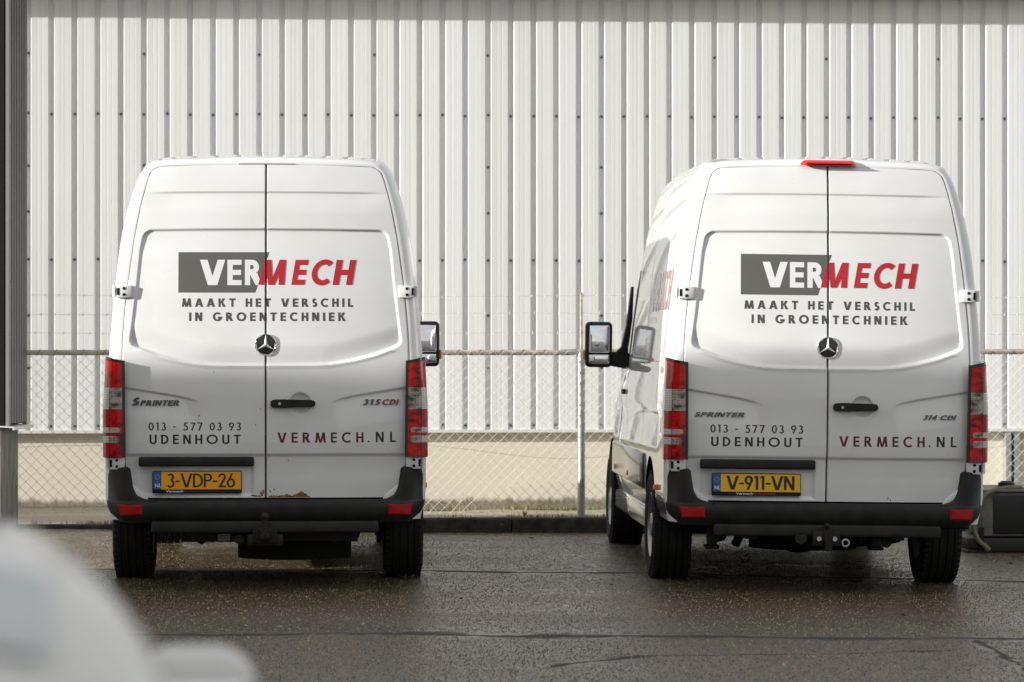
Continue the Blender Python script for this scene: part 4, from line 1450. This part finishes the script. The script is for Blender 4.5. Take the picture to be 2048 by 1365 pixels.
    # floor, axles, silencer
    m = MB(); m.box((-.90, .16, .40), (.90, 5.3, .47)); m.build("floor_pan", M['gap'], root, None)
    m = MB()
    for s in (-1, 1): m.box((s * .45 - .04, .1, .33), (s * .45 + .04, 5.2, .42))
    m.build("chassis_rail", M['steel_dark'], root, None)
    m = MB(); m.cyl((-.8, AXLE_R, .35), (.8, AXLE_R, .35), .055, n=14).sphere((-.02, AXLE_R, .33), .16, 18, (1.15, 1, .95)).cyl((0, AXLE_R, .35), (0, 3.4, .42), .045, n=12)
    m.build("rear_axle", M['steel_dark'], root)
    m = MB(); m.cyl((-.8, AXLE_F, .30), (.8, AXLE_F, .30), .05, n=14).box((-.5, AXLE_F - .3, .20), (.5, AXLE_F + .3, .40), .02)
    m.build("front_axle", M['steel_dark'], root)
    m = MB(); m.tube([(.42, .35, .30), (.42, .9, .31), (.40, 1.6, .36), (.36, 3.0, .36)], .032, 12).cyl((.40, 1.7, .34), (.38, 2.7, .34), .09, n=18)
    m.build("exhaust", M['steel_dark'], root)
    for s in (-1, 1):
        m = MB(); m.tube([(s * .56, .45, .40), (s * .56, .8, .30), (s * .56, AXLE_R, .265), (s * .56, 1.6, .30), (s * .56, 1.95, .40)], .028, 8)
        m.build("leaf_spring", M['steel_dark'], root)
        m = MB(); m.cyl((s * .44, AXLE_R - .12, .24), (s * .36, AXLE_R - .3, .46), .03, n=12); m.build("shock_absorber", M['steel_dark'], root)
    # logo on the left flank
    def side_y(x, z):
        R = HB
        return np.interp(z, R[:, 1], R[:, 0])
    def flank(pieces, matl, lift):
      for gl in pieces:
        me = flat_mesh("flank_logo", gl, lambda x, z: -side_y(x, z), lift)
        for v in me.vertices:
            x, y, z = v.co
            v.co = (y, -x, z)           # text x runs from the front of the van to its rear
        link("flank_logo", me, matl, root)
    f0, f1, z0, z1 = -1.95, -.42, 1.66, 2.08
    W = f1 - f0
    fx = lambda px: f0 + (px - 355.8) / (713 - 355.8) * W
    fz = lambda py: z0 + (585.3 - py) / (585.3 - 503.8) * (z1 - z0) * .95
    flank([[[[(fx(355.8), z0), (fx(510), z0), (fx(538), z1), (fx(355.8), z1)]]]], M['flank_grey'], .002)
    P = text_polys("VER", fx(399), fx(526), fz(570.3), fz(519.2), .235)
    flank(P, M['logo_white'], .003)
    P = text_polys("MECH", fx(515.5), fx(713), fz(569.5), fz(519), .235, .17)
    flank(P, M['flank_red'], .003)
    return root, ld, rd, bp

def copy_tree(o, parent=None):
    c = o.copy(); COL.objects.link(c)
    if parent is not None: c.parent = parent
    for ch in o.children: copy_tree(ch, c)
    return c

def plate(root, ld, txt, small, small2, matl, x_off, z_off, t, gapk):
    """number plate in its black holder"""
    x0, x1 = lx(304.5) + x_off, lx(483.5) + x_off
    z1, z0 = lz(942.5) + z_off, lz(987.5) + z_off
    y = float(base_y(.42, .7)) + .010
    m = MB(); m.box((x0, y - .020, z0), (x1, y + .01, z1), .006, 3)
    h = m.build("plate_holder", M['black_gloss'], root)
    px0, px1, pz0, pz1 = x0 + .008, x1 - .006, z0 + .024, z1 - .006
    m = MB(); m.box((px0 + .048, y - .0225, pz0), (px1, y - .015, pz1), .001, 1); m.build("number_plate", matl, h)
    m = MB(); m.box((px0, y - .0225, pz0), (px0 + .0478, y - .015, pz1), .001, 1); m.build("blue_band", M['plate_blue'], h)
    yy = lambda x, z: np.full(np.shape(x), y - .0225)
    tx0, tx1 = px0 + .082, px1 - .035
    P = text_polys(txt, tx0, tx1, pz0 + .013, pz1 - .010, t)
    for gl in P: link("letter", flat_mesh("letter", gl, yy, .0012), M['logo_black'], h)
    link("plate_lettering", font_mesh("plate_lettering", "NL", px0 + .008, pz0 + .014, .032, y - .0236, .95), M['logo_white'], h)
    # ring of stars
    st = []
    for k in range(12):
        a = 2 * PI * k / 12
        cx, cz = px0 + .024 + .013 * math.cos(a), pz1 - .032 + .013 * math.sin(a)
        st.append([[(cx + .0022 * math.cos(b), cz + .0022 * math.sin(b)) for b in (0, PI / 2, PI, 3 * PI / 2)]])
    link("plate_stars", flat_mesh("plate_stars", st, yy, .0012), M['plate_yellow'], h)["kind"] = "stuff"
    link("holder_lettering", font_mesh("holder_lettering", small, x0 + small2[0], z0 + .0062, .0205, y - .0212, 1.4), M['logo_white'], h)
    if small2[1]:
        link("holder_lettering", font_mesh("holder_lettering", small2[1], x0 + small2[2], z0 + .0062, .0205, y - .0212, 1.4), M['badge_red'], h)
    elif True:
        m = MB(); m.box((x0 + .19, y - .0206, z0 + .0125), (x0 + .40, y - .019, z0 + .015)); m.build("red_line", M['logo_red_shade'], h, None)

def badge(root_door, txt, x0, x1, z0, z1, matl, slant=.35, t=.2, big_first=False):
    if big_first:
        P = text_polys(txt[0], x0, x0 + .062, z0, z1 + .010, t * 1.1, slant, gap=.1) + text_polys(txt[1:], x0 + .054, x1, z0 - .001, z1 - .006, t, slant, gap=.10)
    else:
        P = text_polys(txt, x0, x1, z0, z1, t, slant, gap=.10)
    for gl in P: link("badge_letter", flat_mesh("badge_letter", gl, door_y, .003, 0, 0, .006), matl, root_door)

def find(root, name):
    return [c for c in root.children if c.name.split('.')[0] == name]

def scribble(door, spots, matl, name, seed=1):
    rr = random.Random(seed)
    pcs = []
    for px, py, w, h in spots:
        n = 9
        pcs.append([[(lx(px) + w * K * math.cos(a) * rr.uniform(.5, 1.1), lz(py) + h * K * math.sin(a) * rr.uniform(.5, 1.1)) for a in np.linspace(0, 2 * PI, n + 1)[:-1]]])
    me = flat_mesh(name, pcs, door_y, .0014)
    o = link(name, me, matl, door); o["kind"] = "stuff"

LV, ld, rd, bp = make_van()
RV = copy_tree(LV)
LV.location = (-1.512, 19.56, 0.0); LV.rotation_euler = (0, 0, math.atan(.0573))
tag(LV, "white high roof van with rusty door bottom and ball tow hitch, orange plate 3-VDP-26", "van", "white vans parked with their rear doors to the viewer")
RV.location = (1.920, 19.47, -0.019); RV.rotation_euler = (0, math.radians(0.72), math.atan(.040))
tag(RV, "white high roof van with red brake light over its doors, yellow plate V-911-VN", "van", "white vans parked with their rear doors to the viewer")
rdoors = find(RV, "rear_door")
ld2 = [d for d in rdoors if d.data is ld.data][0]; rd2 = [d for d in rdoors if d.data is rd.data][0]
# --- left van only
plate(LV, ld, "3-VDP-26", "Vermech", (.085, None, 0), M['plate_orange'], 0, 0, .15, 0)
badge(ld, "SPRINTER", lx(262), lx(361), lz(811.5), lz(799), M['badge'], .35, .25, True)
badge(rd, "315", lx(725), lx(763), lz(810.5), lz(799.5), M['badge'], .35, .25)
badge(rd, "CDI", lx(763), lx(799), lz(810.5), lz(799.5), M['badge_red'], .35, .25)
def rust():
    rr = random.Random(9)
    pcs = []
    zb = DOOR_Z[0] + .003
    xs = np.arange(lx(536), lx(622), .006)
    hs = []
    for x in xs:
        u = (x - lx(536)) / (lx(622) - lx(536))
        h = .010 + .026 * max(0, 1 - abs(u - .77) / .2) + .008 * max(0, 1 - abs(u - .42) / .12) + rr.uniform(-.004, .005)
        hs.append(max(.003, h * min(1, (1 - u) * 9)))
    for i in range(len(xs) - 1):
        pcs.append([[(xs[i], zb), (xs[i + 1], zb), (xs[i + 1], zb + hs[i + 1]), (xs[i], zb + hs[i])]])
    o = link("rust_patch", flat_mesh("rust_patch", pcs, door_y, .0016), M['rust'], rd)
    scribble(ld, [(510, 993, 8, 2.2), (522, 988, 4, 4), (526, 985, 2, 5), (519, 994, 3, 2)], M['rust_edge'], "paint_chip", 2)
    scribble(ld, [(524, 992, 2, 3), (505, 992, 5, 1.2), (398, 832, .8, 3), (428, 745, 1, 1), (511, 851, .8, 3), (521, 818, .8, 1.6)], M['gap'], "paint_chip", 3)
    scribble(rd, [(540, 984, 2, 2), (576, 922, 1.4, 1.2), (548, 980, 2.5, 1)], M['gap'], "paint_chip", 4)
rust()
def hitch_left():
    m = MB(); cx = lx(530.5)
    m.cyl((cx, -.115, lz(1070)), (cx, -.115, lz(1040)), .019, .016, n=14).cyl((cx, -.115, lz(1042)), (cx, -.115, lz(1036)), .021, n=14).sphere((cx, -.115, lz(1032)), .026, 18)
    m.box((cx - .03, -.13, lz(1078)), (cx + .03, -.02, lz(1064)), .01, 2)
    b = m.build("tow_ball", M['steel_dark'], LV)
    m = MB(); m.box((cx - .075, -.052, lz(1086)), (cx + .075, -.031, lz(1054)), .006, 2); m.box((cx - .11, -.03, lz(1092)), (cx + .11, .2, lz(1068)), .01, 2)
    m.build("hitch_bracket", M['steel_dark'], LV)
    m = MB()
    for s in (-1, 1): m.cyl((cx + s * .055, -.064, lz(1060)), (cx + s * .055, -.05, lz(1060)), .015, n=6)
    m.build("hitch_bolt", M['steel_dark'], LV)
    m = MB(); m.box((lx(357), .30, lz(1090)), (lx(716), .42, lz(1067)), .004, 1)
    m.build("under_run_box", M['steel_dark'], LV)
    m = MB(); m.box((lx(433), .297, lz(1087)), (lx(457), .3, lz(1074))); lb = m.build("sticker", M['label'], LV, None)
    m = MB()
    for k in range(3): m.box((lx(435), .2955, lz(1077 + 3.6 * k)), (lx(455), .2975, lz(1075.8 + 3.6 * k)))
    m.build("sticker_print", M['gap'], lb, None)["kind"] = "stuff"
    m = MB(); m.cyl((lx(478), .04, lz(1080)), (lx(478), .12, lz(1080)), .03, n=18); m.build("tow_socket", M['plastic'], LV)
    m = MB(); m.cyl((.17, .75, .16), (.17, .75, .38), .36, n=36); m.build("spare_wheel", M['gap'], LV)
hitch_left()
# roof-edge rust line of the left van
m = MB()
pts = [(x, float(base_y(x, 2.624)) - .0005, 2.6245 + .0035 - .015 * (x / .656) ** 2) for x in np.linspace(lx(476), lx(590), 20)]
m.tube(pts, .0028, 5); m.build("rust_line", M['rust_edge'], LV)
# --- right van only
plate(RV, ld2, "V-911-VN", "Vermech", (.15, "Automotive", .255), M['plate_yellow'], -.012, .002, .19, 0)
badge(ld2, "SPRINTER", lx(264), lx(368), lz(830), lz(821), M['badge'], .55, .22)
badge(rd2, "314 CDI", lx(722), lx(792), lz(831), lz(822), M['badge'], .55, .22)
def brake_light():
    x0, x1 = lx(476), lx(588)
    z0, z1 = 2.630, 2.665
    n = 24; V = []
    prof = [(.0, 0.0), (-.016, .004), (-.020, .5), (-.012, .97), (.02, 1.0)]
    for i in range(n):
        u = i / (n - 1); x = x0 + (x1 - x0) * u
        e = min(1, min(u, 1 - u) * 14) ** .5
        for dy, v in prof:
            V.append((x, .150 + dy * e + .03 * v, z0 + (z1 - z0) * v * (0.35 + .65 * e)))
    h = link("brake_light", mesh_np("brake_light", V, grid_faces(n, len(prof)), 1.0, recalc=True), M['lens_brake'], RV)
    m = MB(); m.box((x0 + .03, .124, z0 + .010), (x1 - .03, .152, z0 + .014)); m.build("light_rib", M['lens_red'], h, None)
brake_light()
def hitch_right():
    cx = lx(528)
    m = MB(); m.box((cx - .085, -.05, .30), (cx + .085, .1, .395), .008, 2).prism([(-.02, .27), (.02, .27), (.03, .40), (-.03, .40)], 'y', -.07, -.04)
    m.build("hitch_bracket", M['steel_dark'], RV)
    m = MB(); m.sphere((cx, -.06, .425), .018, 14); m.build("hitch_knob", M['steel_dark'], RV)
    for s in (-1, 1):
        m = MB(); m.cyl((cx + s * .048, -.062, .345), (cx + s * .048, -.048, .345), .0145, n=14); m.build("hitch_bolt", M['steel'], RV)
    m = MB(); m.cyl((cx - .155, -.03, .345), (cx - .155, .06, .345), .036, n=20); m.build("tow_socket", M['plastic'], RV)
    m = MB(); m.tube([(cx + .115 + .021 * math.cos(a), -.05, .32 + .021 * math.sin(a)) for a in np.linspace(0, 2 * PI, 19)[:-1]], .0065, 8, closed=True); m.build("tow_eye", M['steel'], RV)
    for xx in (lx(312), lx(645)):
        m = MB(); m.box((xx - .03, .3, .27), (xx + .03, .38, .42), .005, 1).box((xx - .045, .28, .255), (xx + .045, .4, .28), .008, 1)
        m.build("spare_bracket", M['steel_dark'], RV)
    m = MB(); m.cyl((-.05, .78, .24), (-.05, .78, .40), .34, n=36); m.build("spare_wheel", M['gap'], RV)
hitch_right()
scribble(rd2, [(655, 990, 1, 3.5), (660, 993, .8, 2.5)], M['gap'], "paint_chip", 6)

# ------------------------------------------------------------------ fuel tank at the right edge
def build_tank():
    Y = 23.75
    gz = -0.045
    root = empty("fuel_tank", (3.50, Y, gz), (0, 0, .03))
    tag(root, "low black and grey tank unit on a skid at the right edge", "tank")
    m = MB(); m.box((0.0, 0, .125), (1.3, .75, .455), .012, 2); body = m.build("tank_body", M['tank_grey'], root)
    m = MB(); m.box((.085, -.018, .145), (1.3, .004, .43), .006, 2); m.build("front_panel", M['tank_black'], root)
    m = MB(); m.box((-.11, -.05, .01), (1.35, .80, .115), .01, 2); m.build("skid_base", M['tank_black'], root)
    m = MB(); m.box((-.13, -.12, 0.0), (.05, .30, .03), .005, 1).box((-.04, -.09, .03), (.0, -.05, .20), .004, 1); m.build("skid_foot", M['steel_dark'], root)
    m = MB(); m.box((-.02, -.03, .457), (1.3, .80, .475), .004, 1); m.build("tank_top", M['tank_grey'], root)
    m = MB(); m.lathe([(.001, .055), (.04, .055), (.05, .045), (.062, .043), (.064, .015), (.08, .012), (.08, 0)], (.22, .20, .475), 'z', 28); m.build("filler_cap", M['tank_black'], root)
    def spline(P, n=40):
        P = [Vector(p) for p in P]; out = []
        for i in range(len(P) - 1):
            p0, p1, p2, p3 = P[max(i - 1, 0)], P[i], P[i + 1], P[min(i + 2, len(P) - 1)]
            for k in range(8):
                t = k / 8
                out.append(.5 * ((2 * p1) + (p2 - p0) * t + (2 * p0 - 5 * p1 + 4 * p2 - p3) * t * t + (3 * p1 - p0 - 3 * p2 + p3) * t ** 3))
        return out + [P[-1]]
    m = MB(); m.tube(spline([(.30, .05, .487), (.14, .0, .48), (.02, -.05, .44), (-.055, -.09, .34), (-.08, -.10, .23), (-.055, -.11, .12), (.0, -.12, .06)]), .018, 10)
    h = m.build("green_hose", M['hose_green'], root)
    m = MB(); m.cyl((-.012, -.12, .075), (.03, -.12, .03), .022, n=12); m.build("hose_nozzle", M['hose_green'], h)
    m = MB(); m.cyl((.26, .05, .487), (.9, .08, .487), .014, n=10); m.build("pipe", M['galv'], root)
    m = MB(); m.tube(spline([(.36, -.06, .50), (.365, -.065, .42), (.375, -.07, .32), (.40, -.07, .20), (.46, -.07, .15), (.60, -.07, .17)]), .017, 10)
    h = m.build("grey_hose", M['hose_grey'], root)
    m = MB(); m.cyl((.345, -.07, .305), (.41, -.07, .305), .006, n=8); m.build("hose_clip", M['steel'], h)
build_tank()

# ------------------------------------------------------------------ close blurred white car at the left bottom
def build_car():
    root = empty("parked_car", (-0.785, 1.40, 0.0), (0, 0, math.atan(.16)))
    tag(root, "white car close to the viewer, blurred, at the bottom left corner", "car")
    prof = [(.0, 1.0), (.30, .995), (.44, .98), (.50, .962), (.545, .96), (.58, .94), (.625, .875), (.665, .77), (.695, .59), (.74, .22), (.79, 0)]     # roof to belt
    low = [(.83, .90), (.86, .75), (.86, .50), (.84, .30), (.78, .22)]
    st_y = [0, .06, .18, .36, .52, .62, .72, .9, 1.3, 1.8, 2.2, 2.5, 2.75, 3.0, 3.15, 3.6, 3.9, 4.02]
    st_t = [.80, .92, .98, 1.14, 1.28, 1.337, 1.372, 1.386, 1.372, 1.345, 1.30, 1.22, 1.12, 1.03, 1.0, .92, .80, .6]
    st_w = [.86, .93, .97, .99, 1, 1, 1, 1, 1, 1, 1, 1, 1, .99, .98, .94, .86, .8]
    rings = []
    ys = np.unique(np.concatenate([np.linspace(0, 1, 41), np.linspace(1, 4.02, 50)]))
    for y in ys:
        zt = np.interp(y, st_y, st_t); w = np.interp(y, st_y, st_w)
        half = []
        b = min(.92, zt - .02)
        for x, v in resample(prof, 5): half.append((x * w, b + (zt - b) * v))
        for x, z in low: half.append((x * w, min(z, b - .01 * (low.index((x, z)) + 1))))
        half = half[::-1]
        full_ = [(-x, z) for x, z in half] + [(x, z) for x, z in half[::-1][1:]]
        rings.append([(x, y, z) for x, z in full_])
    V = [p for r in rings for p in r]
    n = len(rings[0])
    F = [tuple(f) for f in grid_faces(len(rings), n)] + [tuple(range(n)), tuple(range((len(rings) - 1) * n, len(rings) * n))]
    body = link("body", mesh_np("body", V, F, 0.9, recalc=True), M['car_paint'], root)
    # rear window and side window lie 4 mm proud
    m = MB()
    Vw = []
    for y in np.linspace(.60, .73, 7):
        zt = np.interp(y, st_y, st_t)
        for x in np.linspace(-.585, .585, 17): Vw.append((x, y - .008, .92 + (zt - .92) * float(np.interp(abs(x), [p[0] for p in prof], [p[1] for p in prof])) + .006))
    link("rear_window", mesh_np("rear_window", Vw, grid_faces(7, 17), 1.2), M['window'], root)
    for s in (-1, 1):
        m = MB(); m.box((s * .785 - .075, 2.32, .96), (s * .785 + .075, 2.45, 1.140), .045, 4)
        mr = m.build("side_mirror", M['car_paint'], root)
        m = MB(); m.box((s * .785 - .055, 2.312, .98), (s * .785 + .055, 2.325, 1.105), .005, 2); m.build("mirror_glass", M['mirror'], mr)
        m = MB(); m.box((s * .72 - .07, 2.36, 1.0), (s * .72 + .07, 2.42, 1.05), .01, 2); m.build("mirror_arm", M['plastic'], mr)
        for y in (.65, 3.25):
            m = MB(); m.lathe([(.18, -.1), (.29, -.1), (.31, -.07), (.31, .07), (.29, .1), (.18, .1)], (s * .76, y, .31), 'x', 36)
            w = m.build("wheel", M['tyre'], root)
            m = MB(); m.cyl((s * .76 - .09, y, .31), (s * .76 + .09, y, .31), .18, n=24); m.build("rim", M['rim'], w)
        m = MB(); m.box((s * .70 - .1, -.02, .62), (s * .70 + .1, .05, .82), .02, 2); m.build("tail_light", M['lens_brake'], root)
build_car()
bpy.context.view_layer.update()
